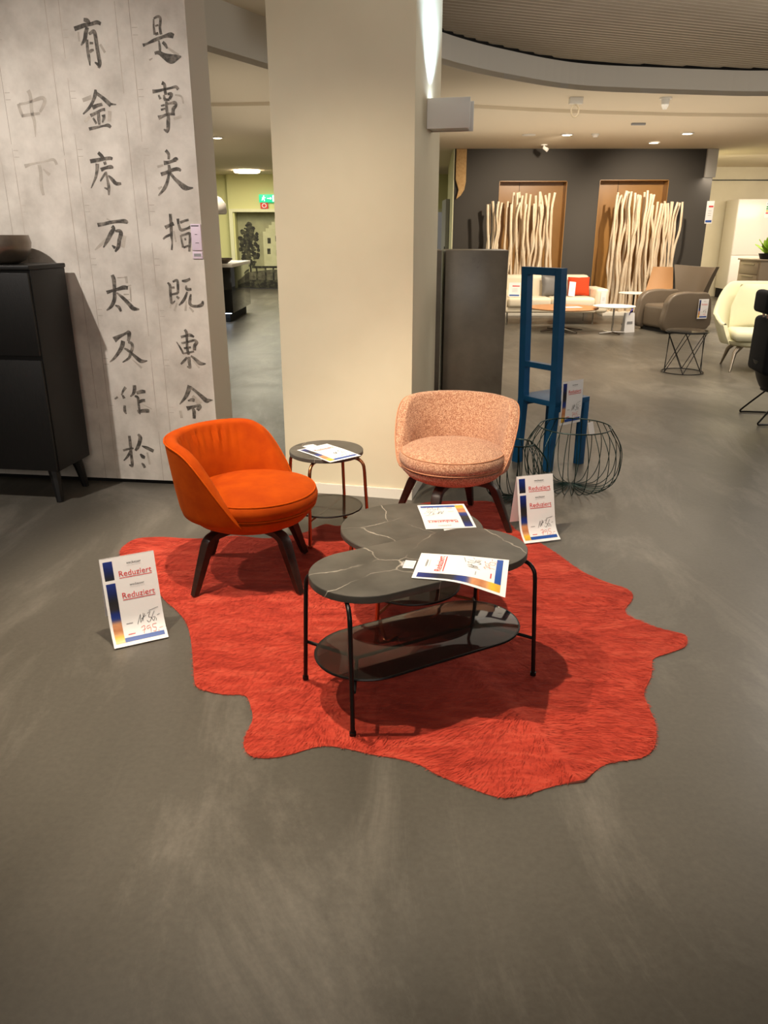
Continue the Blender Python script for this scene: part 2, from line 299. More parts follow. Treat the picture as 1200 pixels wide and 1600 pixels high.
# outline of the rug on the floor (m), brush strokes on the wall (mm along wall, mm up, mm wide)
INK=[[172,2536,5,175,2498,7,173,2466,10],[172,2538,5,148,2547,8,135,2537,9,142,2497,9,139,2466,10],[167,2505,5,149,2509,5],[171,2468,9,153,2472,8],[244,2420,11,219,2427,6,177,2442,11,123,2457,10,88,2462,18,72,2456,15],[154,2439,5,152,2410,9,153,2388,7],[134,2432,10,121,2419,11,112,2402,5],[183,2382,9,160,2384,13,132,2368,21,98,2354,33,68,2359,21,39,2364,3],[158,2245,13,144,2235,11,144,2208,11,142,2187,11],[214,2205,13,184,2207,10,151,2213,8,112,2219,7,82,2224,10,70,2211,11],[182,2188,6,173,2168,9],[153,2188,5,150,2167,12],[132,2191,7,109,2191,11,123,2167,10],[156,2165,8,123,2164,8],[137,2146,7,119,2147,7,95,2149,13,90,2136,10,106,2121,13,111,2101,12],[174,2136,5,152,2140,6],[176,2117,7,151,2123,5],[142,2157,9,143,2111,11,138,2086,12,141,2060,14,146,2024,13,155,2006,7],[170,2023,4,155,2014,11],[195,2079,15,167,2087,9,136,2096,9,100,2094,7],[170,1920,12,155,1901,11,157,1875,9],[187,1858,15,166,1859,12,141,1865,10,115,1875,16,110,1869,8],[209,1800,13,171,1811,12,133,1824,12,108,1826,13,92,1818,8],[159,1848,9,158,1819,13,165,1794,10,179,1757,12,201,1724,12,235,1692,4],[157,1811,9,137,1783,12,108,1756,16,80,1734,22,56,1729,12,30,1731,3],[175,1598,12,176,1573,12,177,1533,12,180,1486,11,179,1449,6,186,1406,7],[213,1526,14,189,1536,12,160,1547,14],[231,1464,6,214,1477,8,187,1488,9],[134,1573,11,132,1542,9,121,1514,12,90,1519,8,58,1531,12],[122,1552,9,96,1561,8,71,1567,8],[125,1486,7,122,1454,7,117,1420,10],[122,1483,8,93,1491,8,71,1493,11,74,1454,10,83,1398,9],[105,1463,8,95,1466,8],[115,1420,7,83,1430,7],[229,1228,6,216,1214,11,217,1172,11,215,1115,10,193,1128,3],[197,1233,7,170,1242,10,168,1211,11,172,1170,10],[210,1200,8,189,1202,8],[210,1163,7,171,1171,9],[182,1153,7,167,1140,11],[142,1239,6,119,1239,11,90,1251,8],[118,1214,5,116,1194,12,88,1193,10],[115,1179,6,131,1146,11,150,1122,10,172,1102,3],[94,1167,6,101,1141,11,105,1114,13,90,1100,11,58,1099,11,32,1109,14,25,1129,6],[150,965,10,140,946,12,142,903,10,144,847,12,138,819,10],[177,921,10,151,928,9,121,934,13,96,923,7],[207,893,3,187,859,7,171,825,9],[178,886,7,138,893,8,98,904,9,83,892,14,97,873,14,101,845,13],[165,856,8,121,863,8],[174,825,6,137,832,7,104,839,7],[150,803,9,175,778,10,193,762,6],[138,807,12,139,772,13,137,744,11,155,750,5],[126,813,6,98,792,13,73,770,17,37,768,3],[148,635,21,161,602,19,181,566,15,223,519,3],[139,622,11,105,594,13,74,566,18,52,547,21,35,549,13,12,551,2],[169,542,4,143,549,15,126,545,13],[180,494,21,150,503,13,112,513,11,96,510,17,114,486,13],[145,502,9,136,476,16,139,433,13],[555,2545,11,535,2540,15,526,2523,11],[613,2505,15,586,2512,14,553,2520,14,519,2524,11,483,2531,13,463,2523,11],[539,2511,13,551,2487,15,562,2456,13,586,2429,4],[550,2455,10,552,2406,11,550,2372,11,549,2334,3],[535,2479,8,506,2491,13,500,2464,14,498,2420,14,495,2375,14,493,2343,14,502,2321,8],[520,2349,4,500,2336,13],[537,2438,8,517,2437,6],[543,2396,8,533,2403,10,518,2407,5],[534,2221,8,537,2201,14,553,2170,11,579,2137,10,621,2104,4],[530,2203,11,500,2182,13,475,2161,16,456,2143,15],[455,2150,8,425,2147,2],[563,2134,15,535,2144,12,504,2150,10],[580,2096,12,550,2107,10,511,2123,8,492,2124,11],[532,2111,12,534,2077,12,534,2051,8],[566,2085,7,550,2056,9],[505,2100,16,504,2084,11,516,2061,4],[597,2031,11,550,2039,9,512,2045,6,484,2047,13,470,2037,10],[560,1914,12,544,1898,14,533,1884,12],[613,1870,14,585,1874,14,534,1881,12,496,1885,12,481,1880,10],[573,1858,14,579,1823,12,594,1785,9,626,1733,2],[529,1868,12,525,1852,11],[556,1826,15,527,1836,10,495,1841,14,482,1835,5],[528,1817,7,523,1773,9,521,1735,12,526,1696,5],[530,1811,8,552,1787,7,567,1768,4],[516,1798,4,497,1778,14,475,1756,14,445,1756,8],[547,1735,4,526,1727,9],[614,1540,15,578,1545,13,532,1554,12,487,1559,12,445,1559,16,432,1549,8],[528,1534,14,520,1520,14,540,1494,17,564,1460,14,595,1419,4],[512,1507,7,487,1508,14,479,1494,17,493,1460,16,503,1425,15,526,1396,6],[541,1431,4,524,1416,14],[561,1269,14,554,1244,17,556,1202,15,559,1166,15,565,1130,16,588,1093,13,621,1068,4],[608,1170,14,567,1182,10,533,1190,13,499,1199,17,473,1197,14],[545,1169,5,512,1142,14,477,1106,17,454,1082,19,417,1077,5],[564,1098,4,542,1087,13,532,1063,9],[596,898,26,560,918,15,518,937,9,499,941,20,499,922,15,508,891,11],[510,886,8,488,878,13,486,853,13,501,822,13,515,793,10,559,765,4],[540,893,18,550,862,18,575,826,14,610,788,10,640,766,2],[538,849,6,516,837,11,486,812,12,455,784,18,436,775,16,400,778,2],[557,615,13,577,591,9,590,565,6],[583,565,8,575,545,13],[577,502,10,581,469,13,573,448,4],[638,540,6,616,553,8],[500,629,15,502,603,16,513,577,12,534,558,4],[492,581,12,457,591,16,433,590,11],[506,562,8,488,554,12,487,518,10,486,485,10,485,449,4],[485,525,13,460,535,13,441,536,13],[499,465,15,467,471,15,436,473,18,421,471,12],[571,311,12,570,277,13,571,235,14,572,183,12,572,135,14,576,107,9],[595,122,4,575,114,14],[623,214,9,590,224,9,552,231,7],[574,211,12,599,175,10,627,148,4],[512,323,9,500,303,18,509,269,17,525,237,15,542,216,9],[496,248,4,462,236,15,422,217,15],[512,196,6,497,179,18,483,173,12],[510,137,5,499,124,12,491,106,11]]
GHOST=[[216,2351,10,197,2360,5],[116,2409,10,53,2369,15],[91,2186,8,56,2178,10,48,2145,8],[108,2072,13,65,2084,13],[226,1838,13,192,1846,11],[232,1727,14,209,1738,8],[164,1508,8,157,1449,11],[218,1112,11,228,1085,11],[182,1116,9,203,1070,14],[126,1128,11,135,1071,14],[110,1093,9,87,1066,14],[115,788,9,79,742,12],[223,480,15,218,434,18],[137,574,18,94,523,36],[593,2491,10,594,2447,10],[479,2431,13,457,2392,13],[614,2171,19,560,2186,21],[617,2065,16,585,2093,13],[466,2117,21,475,2066,19],[568,1471,8,609,1434,17,649,1405,6],[458,1483,22,478,1419,22],[555,1573,8,534,1562,8],[478,1262,17,476,1223,14],[532,1253,6,472,1256,6],[459,1203,9,463,1119,9],[504,1160,9,471,1161,6],[508,1127,9,468,1131,6],[452,1212,9,492,1202,6],[496,784,4,441,734,15],[462,512,6,404,484,6],[465,208,12,456,129,15],[922,2225,24,913,2198,20,917,2116,20,910,2073,18,916,1997,4],[990,2161,16,982,2121,18,972,2097,16],[985,2159,14,927,2167,12,849,2187,20,834,2169,20,870,2119,12],[981,2102,16,919,2108,15,871,2113,12],[1006,1849,21,960,1860,12,882,1872,10,828,1881,16,813,1855,16],[918,1856,21,915,1815,21,923,1749,21,917,1698,17],[897,1835,7,864,1802,21]]
RUG = [(-1.318, 3.533), (-1.319, 3.633), (-1.277, 3.712), (-1.155, 3.73), (-1.04, 3.712), (-0.927, 3.712), (-0.773, 3.748), (-0.6, 3.712), (-0.434, 3.784), (-0.385, 3.84), (-0.318, 3.917), (-0.243, 3.888), (-0.142, 3.996), (0.074, 4.175), (0.284, 4.287), (0.493, 4.299), (0.636, 4.287), (0.676, 4.121), (0.704, 3.84), (0.789, 3.668), (0.857, 3.509), (0.928, 3.302), (1.013, 3.182), (1.081, 3.115), (1.095, 3.057), (1.073, 2.994), (1.022, 2.916), (1.016, 2.858), (1.051, 2.808), (1.11, 2.743), (1.184, 2.701), (1.188, 2.655), (1.154, 2.596), (1.082, 2.553), (1.014, 2.516), (0.991, 2.475), (0.959, 2.388), (0.899, 2.282), (0.889, 2.195), (0.881, 2.113), (0.859, 2.035), (0.827, 1.971), (0.776, 1.932), (0.706, 1.917), (0.647, 1.893), (0.589, 1.836), (0.572, 1.825), (0.498, 1.811), (0.422, 1.779), (0.363, 1.761), (0.308, 1.766), (0.236, 1.806), (0.162, 1.853), (0.113, 1.896), (0.077, 1.917), (0.033, 1.932), (-0.039, 1.95), (-0.105, 1.974), (-0.173, 1.99), (-0.222, 1.981), (-0.291, 1.947), (-0.355, 1.932), (-0.406, 1.944), (-0.435, 1.99), (-0.438, 2.042), (-0.43, 2.127), (-0.448, 2.202), (-0.48, 2.267), (-0.559, 2.274), (-0.641, 2.306), (-0.671, 2.351), (-0.705, 2.475), (-0.749, 2.63), (-0.802, 2.781), (-0.874, 2.899), (-0.944, 2.988), (-1.021, 3.102), (-1.181, 3.273), (-1.26, 3.399)]

# ---------------------------------------------------------------- the setting
struct(MB().box((-14, -5, -.1), (16, 26, 0)).build('floor', M['floor']))
P0 = Vector((-1.02, 4.578, 0)); D = Vector((-.8690, .119, 0)).normalized(); NB = Vector((.1357, .991, 0)).normalized()   # partition: right front corner, direction to the left, direction to the back
def wp(u, z, off=0): p = P0 + D * u - NB * off; return Vector((p.x, p.y, z))
def ribbon(mb, pts, fn, mi, n=5):
    """brush stroke: pts of (a, b, width) smoothed, laid on a surface by fn(a, b)"""
    Q = catmull([(p[0], p[1], p[2]) for p in pts], n, False); vs = []; L = len(Q)
    for i, q in enumerate(Q):
        t = Q[min(L - 1, i + 1)] - Q[max(0, i - 1)]; l = math.hypot(t.x, t.y) or 1; nx, ny = -t.y / l, t.x / l; h = max(q.z, .0004) / 2
        vs += [fn(q.x + nx * h, q.y + ny * h), fn(q.x - nx * h, q.y - ny * h)]
    mb.add(vs, [[2 * i, 2 * i + 1, 2 * i + 3, 2 * i + 2] for i in range(L - 1)], mi, False)
mb = MB()
T = .30
def wb(u): return Vector((P0.x + D.x * u + NB.x * T, P0.y + D.y * u + NB.y * T, 0))
Z0, Z1, U = .028, 3.42, 6.0
a, b, c, d = wp(0, 0), wp(U, 0), wb(U), wb(0)
q = [a, b, c, d]
vs = [(p.x, p.y, Z0) for p in q] + [(p.x, p.y, Z1) for p in q]
mb.add(vs, [[0, 1, 5, 4]], 0, False); mb.add(vs, [[1, 2, 6, 5], [2, 3, 7, 6], [3, 0, 4, 7], [4, 5, 6, 7], [3, 2, 1, 0]], 1, False)
vs = [(p.x, p.y, 0) for p in (wp(.012, 0, -.02), wp(U, 0, -.02), wb(U), wb(.012))]; vs += [(v[0], v[1], Z0) for v in vs]
mb.add(vs, [[0, 1, 5, 4], [1, 2, 6, 5], [2, 3, 7, 6], [3, 0, 4, 7]], 2, False)
for st in GHOST: ribbon(mb, [(st[i] / 1000, st[i + 1] / 1000, st[i + 2] / 1000) for i in range(0, len(st), 3)], lambda u, z: wp(u, z, .0006), 4)
for st in INK: ribbon(mb, [(st[i] / 1000, st[i + 1] / 1000, st[i + 2] / 1000 * 1.32 + .002) for i in range(0, len(st), 3)], lambda u, z: wp(u, z, .0010), 3)
rr = random.Random(3)
for u0 in (.300, .376, .684, .760, 1.066, 1.142, 1.45, 1.53, 1.83, 1.91):
    z = Z0
    while z < 3.3:
        h = rr.uniform(.15, .5); ribbon(mb, [(u0, z, .0022), (u0 + rr.uniform(-.001, .001), z + h / 2, .0028), (u0, z + h, .0018)], lambda u, z: wp(u, z, .0004), 5, 2); z += h + rr.choice((0, .0, .02, .09))
for k in range(9):
    for u0 in (.30, .684, 1.066):
        z = .18 + k * .286
        for dz in (0, .034): ribbon(mb, [(u0 - .005, z + dz, .002), (u0 - .035, z + dz, .002)], lambda u, z: wp(u, z, .0005), 5, 2)
struct(mb.raw('wall_left', [M['paper'], M['white_wall'], M['black'], M['ink'], M['ghost'], M['rule']]))

# column of cream plaster
CA, CB = Vector((-.60, 4.522, 0)), Vector((.157, 4.34, 0)); CD = (CB - CA).normalized(); CN = Vector((-CD.y, CD.x, 0))
def cp(s, t): return CB + CD * s + CN * t          # s along the front (0 = right corner), t towards the back
W = (CB - CA).length
out = [cp(0, 0), cp(0, .75), cp(-W, .75), cp(-W, 0)]
struct(MB().prism([(p.x, p.y) for p in out], 0, 3.42, bev=0).build('wall_column', M['column']))
out = [cp(.012, -.012), cp(.012, .75), cp(0, .75), cp(0, 0), cp(-W, 0), cp(-W, -.012)]
struct(MB().prism([(p.x, p.y) for p in out], 0, .062).build('baseboard_column', M['white_wall']))

# ceilings: low slab beyond a curved edge, fascia, upper ceiling of corrugated metal
EDGE = [(-13, 3.0), (-6, 4.6), (-3, 5.9), (-1.589, 7.693), (-1.159, 8.501), (-.75, 9.1), (-.45, 9.0), (-.1, 7.6), (.2, 7.75), (.546, 8.29), (.94, 8.74), (1.34, 9.10), (1.74, 9.43), (2.145, 9.68), (2.53, 9.81), (2.926, 9.89), (3.7, 10.03), (4.492, 10.106), (6, 9.9), (8, 9.0), (10, 7.2), (12, 4.4), (15, 1)]
ed = [EDGE[0]] + [(p.x, p.y) for p in catmull([(x, y, 0) for x, y in EDGE[8:]], 4, False)]
ed = EDGE[:8] + ed[1:]
STEP = [(-13, 10.8), (-2, 10.6), (.3, 10.35), (1.08, 10.73), (1.9, 11.02), (2.82, 11.26), (4, 11.46), (5.17, 11.55), (7, 11.4), (15, 10.4)]
mb = MB(); mb.prism(ed + STEP[::-1], 3.0, 3.05)
struct(mb.build('ceiling', M['ceil']))
struct(MB().prism(STEP + [(15, 25.5), (-13, 25.5)], 2.96, 3.05).build('ceiling_far', M['ceil']))
mb = MB(); n = len(ed)
ft = [3.445 if i < 8 else 3.262 for i in range(n)]
mb.add([(x, y, 2.999) for x, y in ed] + [(x, y, h) for (x, y), h in zip(ed, ft)] + [(x, y + .04, 2.999) for x, y in ed] + [(x, y + .04, h) for (x, y), h in zip(ed, ft)],
       [[i, i + 1, n + i + 1, n + i] for i in range(n - 1)] + [[n + i, n + i + 1, 3 * n + i + 1, 3 * n + i] for i in range(n - 1)], 0, False)
struct(mb.raw('trim_1', M['ceil2']))
mb = MB()
mb.add([(x, y + .01, 3.255) for x, y in ed] + [(x, y + .01, 3.32) for x, y in ed], [[i, i + 1, n + i + 1, n + i] for i in range(7, n - 1)], 0, True)
struct(mb.raw('gap_shade_band', M['black']))  # black band standing in for the shade in the gap above the fascia
mb = MB(); ang = math.radians(20); per = .085; ca, sa = math.cos(ang), math.sin(ang)
prof = [(0, 0), (.28, 0), (.45, .022), (.83, .022), (1, 0)]
for k in range(-80, 210):
    y0 = (k * per) - 4; rows = []
    for t, dz in prof: rows.append((y0 + t * per, 3.285 + dz))
    vs = []
    for v, z in rows:
        for s in ((-.7 + v * sa) / ca, 18): vs.append((s * ca - v * sa + .3, s * sa + v * ca, z))
    mb.add(vs, [[2 * i, 2 * i + 1, 2 * i + 3, 2 * i + 2] for i in range(len(rows) - 1)], 0, False)
struct(mb.raw('ceiling_corrugated', M['corr']))
struct(MB().box((-13, -5, 3.44), (-.12, 10.6, 3.48)).build('ceiling_left', M['ceil']))
struct(MB().box((-13, -5, 3.5), (16, 12, 3.55)).build('ceiling_deck', M['ceil2']))

# far right: anthracite block with two brown niches, side wall with door, beige wall beyond
mb = MB()
def slab(x0, x1, z0, z1, y0=15.7, y1=16.0, mi=0): mb.box((x0, y0, z0), (x1, y1, z1), mi)
slab(1.32, 2.17, 0, 2.96); slab(3.45, 4.06, 0, 2.96); slab(5.36, 6.17, 0, 2.96); slab(2.17, 3.45, 2.41, 2.96); slab(4.06, 5.36, 2.43, 2.96)
for x0, x1, zt in ((2.17, 3.45, 2.41), (4.06, 5.36, 2.43)):
    slab(x0, x1, 0, zt, 15.96, 16.0, 1); slab(x0, x0 + .012, 0, zt, 15.695, 15.96, 1); slab(x1 - .012, x1, 0, zt, 15.695, 15.96, 1); slab(x0, x1, zt - .012, zt, 15.695, 15.96, 1)
    slab(x0 + .42, x0 + .428, 0, zt, 15.955, 15.962, 0)
struct(mb.build('wall_back', [M['darkwall'], M['niche']]))
struct(MB().prism([(1.32, 16.0), (6.17, 16.0), (6.3, 19.95), (1.53, 19.95), (1.5, 19.4), (1.30, 16.0), (1.30, 15.7), (1.32, 15.7)], 0, 2.96).build('wall_side', M['greenw']))
struct(MB().box((6.0, 19.9, 0), (15, 20.1, 2.96)).box((6.0, 19.88, 2.66), (15, 19.9, 2.68), 1).build('wall_right', [M['column'], M['black']]))
mb = MB().box((1.28, 17.1, 0), (1.36, 18.2, 2.15), 0); d3 = mb.build('door_1', M['pgrey']); d3['kind'] = 'structure'; d3.rotation_euler = (0, 0, 0)
MB().box((1.268, 17.15, 1.0), (1.28, 17.2, 1.22)).build('door_handle', M['black'], d3)
# far left room, pale green, with a printed mural in the recess
mb = MB()
mb.box((-9, 22.5, 0), (-4.12, 22.7, 2.96)); mb.box((-4.22, 22.35, 2.04), (3, 22.7, 2.96)); mb.box((-4.22, 22.35, 0), (-4.06, 22.75, 2.04))
struct(mb.build('wall_far', M['green']))
struct(MB().box((-4.20, 22.30, 2.02), (3, 22.36, 2.10)).box((-4.20, 22.30, 0), (-4.10, 22.36, 2.02)).build('trim_3', M['greenw']))
struct(MB().box((-9.2, 6, 0), (-9, 22.7, 2.96)).build('wall_far_left', M['green']))

# ---------------------------------------------------------------- mural on the back wall
rm = random.Random(12)
MX = lambda x: -1.16 + x; MZ = lambda z: z * .93
mu = MB().box((-4.05, 22.66, .02), (1.2, 22.7, 2.03), 0)
hx, yy = -1.95, 22.655
def mq(pts, mi): mu.add([(MX(x), yy - .00004 * len(mu.f), MZ(z)) for x, z in pts], [list(range(len(pts)))], mi, False)
gab = [(-2.2, .55), (-2.2, 1.55)]
x, z = -2.2, 1.55
for k in range(6): z += .09; gab.append((x, z)); x += .085; gab.append((x, z))
mq(gab + [(-.4, z), (-.4, .55)], 1)
for wx, wz in ((-2.08, 1.30), (-1.86, 1.36), (-2.1, 1.0), (-1.85, .95), (-1.62, 1.62), (-1.6, 1.25), (-1.6, .9)):
    mq([(wx, wz), (wx + .09, wz), (wx + .09, wz + .16), (wx, wz + .16)], 2)
for k in range(150):
    a = rm.random() * 2 * PI; r = rm.random() ** .5; cx = -2.58 + .24 * r * math.cos(a) * 1.05; cz = 1.25 + .62 * r * math.sin(a); rad = rm.uniform(.03, .09)
    mq([(cx + rad * rm.uniform(.6, 1) * math.cos(t * PI / 4), cz + rad * rm.uniform(.6, 1) * math.sin(t * PI / 4)) for t in range(8)], 2)
mq([(-2.62, .2), (-2.56, .2), (-2.57, .9), (-2.61, .9)], 2)
mq([(-2.85, .02), (1.2, .02), (1.2, .22), (-2.85, .26)], 2); mq([(-2.85, .26), (1.2, .22), (1.2, .5), (-2.0, .56), (-2.85, .46)], 3)
for x0 in (-2.45, -2.2, -1.98, -1.7, -1.45):
    mq([(x0, .18), (x0 + .05, .18), (x0 + .05, .62), (x0, .62)], 2); mq([(x0 - .1, .60), (x0 + .17, .60), (x0 + .17, .66), (x0 - .1, .66)], 2)
tag(mu.raw('wall_mural', [M['muralsky'], M['murall'], M['murald'], M['muralg']]), 'black and white photo mural of a stepped gable house and tree in the green room', 'mural')

# ---------------------------------------------------------------- rug
P = [(p.x, p.y) for p in catmull([(x, y, 0) for x, y in RUG], 4)]
def inside(x, y):
    r = False; j = len(P) - 1
    for i in range(len(P)):
        xi, yi = P[i]; xj, yj = P[j]
        if (yi > y) != (yj > y) and x < (xj - xi) * (y - yi) / (yj - yi) + xi: r = not r
        j = i
    return r
RIDGES = [((.24, 2.62), (.565, 1.84), .007, .035), ((.72, 3.02), (.98, 3.03), .007, .05), ((.70, 2.20), (.84, 2.05), .005, .04), ((-.20, 2.08), (.08, 2.02), .004, .05), ((-1.05, 3.45), (-.80, 3.30), .004, .05)]
def ridge(x, y):
    h = 0
    for (ax, ay), (bx_, by_), am, wd in RIDGES:
        dx, dy = bx_ - ax, by_ - ay; t = max(0, min(1, ((x - ax) * dx + (y - ay) * dy) / (dx * dx + dy * dy))); h += am * math.exp(-((x - ax - dx * t) ** 2 + (y - ay - dy * t) ** 2) / wd ** 2)
    return h
def rz(x, y): return .0034 + .003 * max(0, noise.noise((x * 2.2, y * 2.2, 3.1))) + .0010 * noise.noise((x * 9, y * 9, 1)) + ridge(x, y)
pts = [Vector(p) for p in P]; nb = len(pts); rg = random.Random(5); g = .022
y = 1.7
while y < 4.4:
    x = -1.4
    while x < 1.25:
        px, py = x + rg.uniform(-.01, .01), y + rg.uniform(-.01, .01)
        if inside(px, py) and min((px - q[0]) ** 2 + (py - q[1]) ** 2 for q in P) > (.5 * g) ** 2: pts.append(Vector((px, py)))
        x += g
    y += g
vv, ee, ff, *_ = delaunay_2d_cdt(pts, [(i, (i + 1) % nb) for i in range(nb)], [list(range(nb))], 1, 1e-5)
rug = MB(); rug.add([(v.x, v.y, rz(v.x, v.y)) for v in vv], ff, 0, True)
rug.add([(p[0], p[1], rz(*p)) for p in P] + [(p[0], p[1], .0005) for p in P], [[i, (i + 1) % nb, nb + (i + 1) % nb, nb + i] for i in range(nb)], 1, True)
rugo = rug.build('cowhide_rug', [M['rug'], M['hide']])
tag(rugo, 'large red dyed cowhide rug with ragged outline under the tables and orange chair', 'rug')
fur = MB(); A, B_ = Vector((.02, 3.7)), Vector((.565, 1.82)); AB = B_ - A; cnt = 0
while cnt < 52000:
    x, y = rg.uniform(-1.32, 1.19), rg.uniform(1.76, 4.29)
    if not inside(x, y): continue
    cnt += 1; t = max(0, min(1, (Vector((x, y)) - A).dot(AB) / AB.length_squared)); c = A + AB * t
    dv = Vector((x, y)) - c; dv = dv.normalized() if dv.length > 1e-4 else Vector((1, 0))
    dv = (dv * .75 + AB.normalized() * .75).normalized(); an = math.atan2(dv.y, dv.x) + .9 * noise.noise((x * 3, y * 3, 8)) + .5 * noise.noise((x * 11, y * 11, 2)) + rg.gauss(0, .16)
    l = rg.uniform(.016, .034); wd = rg.uniform(.0006, .0013); dx, dy = math.cos(an), math.sin(an); z = rz(x, y) + .0004; h = rg.uniform(.001, .004)
    if not inside(x + dx * (l - .012), y + dy * (l - .012)): l *= .5
    fur.add([(x - dy * wd, y + dx * wd, z), (x + dy * wd, y - dx * wd, z), (x + dx * l * .6 + dy * wd * .7, y + dy * l * .6 - dx * wd * .7, z + h), (x + dx * l * .6 - dy * wd * .7, y + dy * l * .6 + dx * wd * .7, z + h), (x + dx * l, y + dy * l, z + h * .75)], [[0, 1, 2, 3], [3, 2, 4]], 0, True)
fo = fur.raw('fur', M['fur'], rugo); fo['kind'] = 'stuff'

# ---------------------------------------------------------------- bucket lounge chairs
def bucket_chair(name, label, loc, facing, legrot, up, pipe, pleats):
    """facing: world angle (rad) of the seat's front; local front is -Y"""
    t = thing(name, label, 'armchair', loc, facing + PI / 2)
    PM = math.radians(117)
    def rim(phi):
        c = math.cos(phi); lin = .300 + (c - math.cos(PM)) * .514; k = .05
        return -k * math.log(math.exp(-lin / k) + math.exp(-.662 / k)) + .006
    RO = [(.283, .190), (.30, .245), (.33, .292), (.37, .302), (.45, .313), (.55, .323), (.70, .336)]
    def pt(phi, z, r): 
        lb = .012 * max(0, (z - .34) / .36) ** 1.1
        return Vector((math.sin(phi) * r, math.cos(phi) * r + lb, z))
    mb = MB(); NP = 96
    def f(u, v):
        phi = (u * 2 - 1) * PM; R = max(rim(phi), .300); e = sstep((PM - abs(phi)) / .5); th = .020 + .034 * e
        zin = min(.315, R - .004)
        if v < .42:                                   # outside, bottom to rim
            s = v / .42; z = .272 + (R - .02 - .272) * s; return pt(phi, z, interp(RO, z))
        if v < .58:                                   # rolled rim
            a = (v - .42) / .16 * PI; r0 = interp(RO, R - .02); return pt(phi, R - .02 + .02 * math.sin(a), r0 - th / 2 + th / 2 * math.cos(a))
        s = (v - .58) / .42; z = R - .02 + (zin - (R - .02)) * s; r = interp(RO, z) - th
        r += .016 * math.sin(PI * min(1, s * 1.1)) * -1 * e          # padding bulges inwards
        if abs(phi) < .035: r += .005 * (1 - abs(phi) / .035) * sstep(s * 6)
        for sm in (-.95, .95):
            if pleats and abs(phi - sm) < .03: r += .005 * (1 - abs(phi - sm) / .03)
        if pleats and .06 < abs(phi) < .9: r += .0085 * math.sin(abs(phi) * 40 + s * 3 * (1 if phi > 0 else -1)) * math.exp(-((s - .12) / .16) ** 2) * (1 + .6 * math.sin(phi * 13))
        return pt(phi, z, max(r, .02))
    mb.grid(f, NP, 48, mi=0)
    for e in (0, NP - 1): mb.f.append([e * 48 + j for j in range(48)]); mb.m.append(0); mb.s.append(True)
    mb.build('backrest', up, t, 60)
    mb = MB(); line = []
    for i in range(97):
        phi = (i / 48 - 1) * PM; R = max(rim(phi), .300); r0 = interp(RO, R - .02); line.append(pt(phi, R - .012, r0 + .0015))
    mb.tube(line, .0035, 6).build('piping', pipe, t)
    MB().lathe([(0, .258), (.14, .260), (.20, .270), (.245, .292), (.272, .322), (.276, .338), (.262, .346), (0, .346)], 64, M=Matrix.Translation((0, -.012, 0))).build('seat_base', up, t)
    cu = MB(); cp_ = [(0, .350), (.245, .350), (.268, .356), (.279, .372), (.282, .392), (.277, .412), (.266, .424), (.24, .436), (.19, .446), (.11, .453), (0, .456)]
    cu.lathe(cp_, 64)
    for i, v in enumerate(cu.v):
        if .36 < v.z < .42 and pleats: rr_ = 1 + .006 * noise.noise((math.atan2(v.y, v.x) * 14, v.z * 3, 0)); cu.v[i] = Vector((v.x * rr_, v.y * rr_, v.z))
        elif v.z > .43: cu.v[i] = v + Vector((0, 0, .004 * noise.noise((v.x * 9, v.y * 9, 4))))
    so = cu.build('seat_cushion', up, t); so.location = (0, -.034, 0)
    p2 = MB()
    for r, z in ((.2705, .4215), (.270, .354)): p2.tube([(r * math.cos(k * PI / 32), r * math.sin(k * PI / 32), z) for k in range(64)], .0035, 6, closed=True)
    p2.build('cushion_piping', pipe, so)
    for k in range(4):
        a = legrot - (facing + PI / 2) + k * PI / 2; ca_, sa_ = math.cos(a), math.sin(a)
        path = [(.03, .250, .024, .012), (.16, .249, .026, .012), (.205, .243, .025, .013), (.230, .226, .024, .016), (.243, .200, .024, .018), (.285, .10, .019, .015), (.325, 0, .013, .012)]
        pp = catmull([(r, z, 0) for r, z, *_ in path], 4, False); L = len(pp); mb = MB(); vs = []
        for i, q in enumerate(pp):
            s = i / (L - 1) * (len(path) - 1); j = min(int(s), len(path) - 2); fr = s - j; hw = lerp(path[j][2], path[j + 1][2], fr); ht = lerp(path[j][3], path[j + 1][3], fr)
            tg = (pp[min(L - 1, i + 1)] - pp[max(0, i - 1)]).normalized(); nr, nz_ = -tg.y, tg.x
            for sx, sy in ((-1, -1), (-.75, -1.15), (.75, -1.15), (1, -1), (1, 1), (.75, 1.15), (-.75, 1.15), (-1, 1)):
                r = q.x + nr * ht * sy; z = q.y + nz_ * ht * sy; x_, y_ = r * ca_ - hw * sx * sa_, r * sa_ + hw * sx * ca_; vs.append((x_, y_, max(z, 0)))
        fs = [[i * 8 + k2, i * 8 + (k2 + 1) % 8, (i + 1) * 8 + (k2 + 1) % 8, (i + 1) * 8 + k2] for i in range(L - 1) for k2 in range(8)] + [list(range(8)), [(L - 1) * 8 + k2 for k2 in range(8)]]
        mb.add(vs, fs).build('leg', M['walnut'], t, 50)
    return t
bucket_chair('lounge_chair', 'round orange velvet lounge chair with dark wooden legs, left of the tables', (-.610, 3.270, .0075), math.radians(-20), math.radians(48), M['velvet'], M['velvet_dark'], True)
bucket_chair('lounge_chair', 'salmon tweed bucket lounge chair in front of the cream column', (.370, 3.930, .0075), math.radians(-106), math.radians(-25), M['tweed'], M['tweed_p'], False)

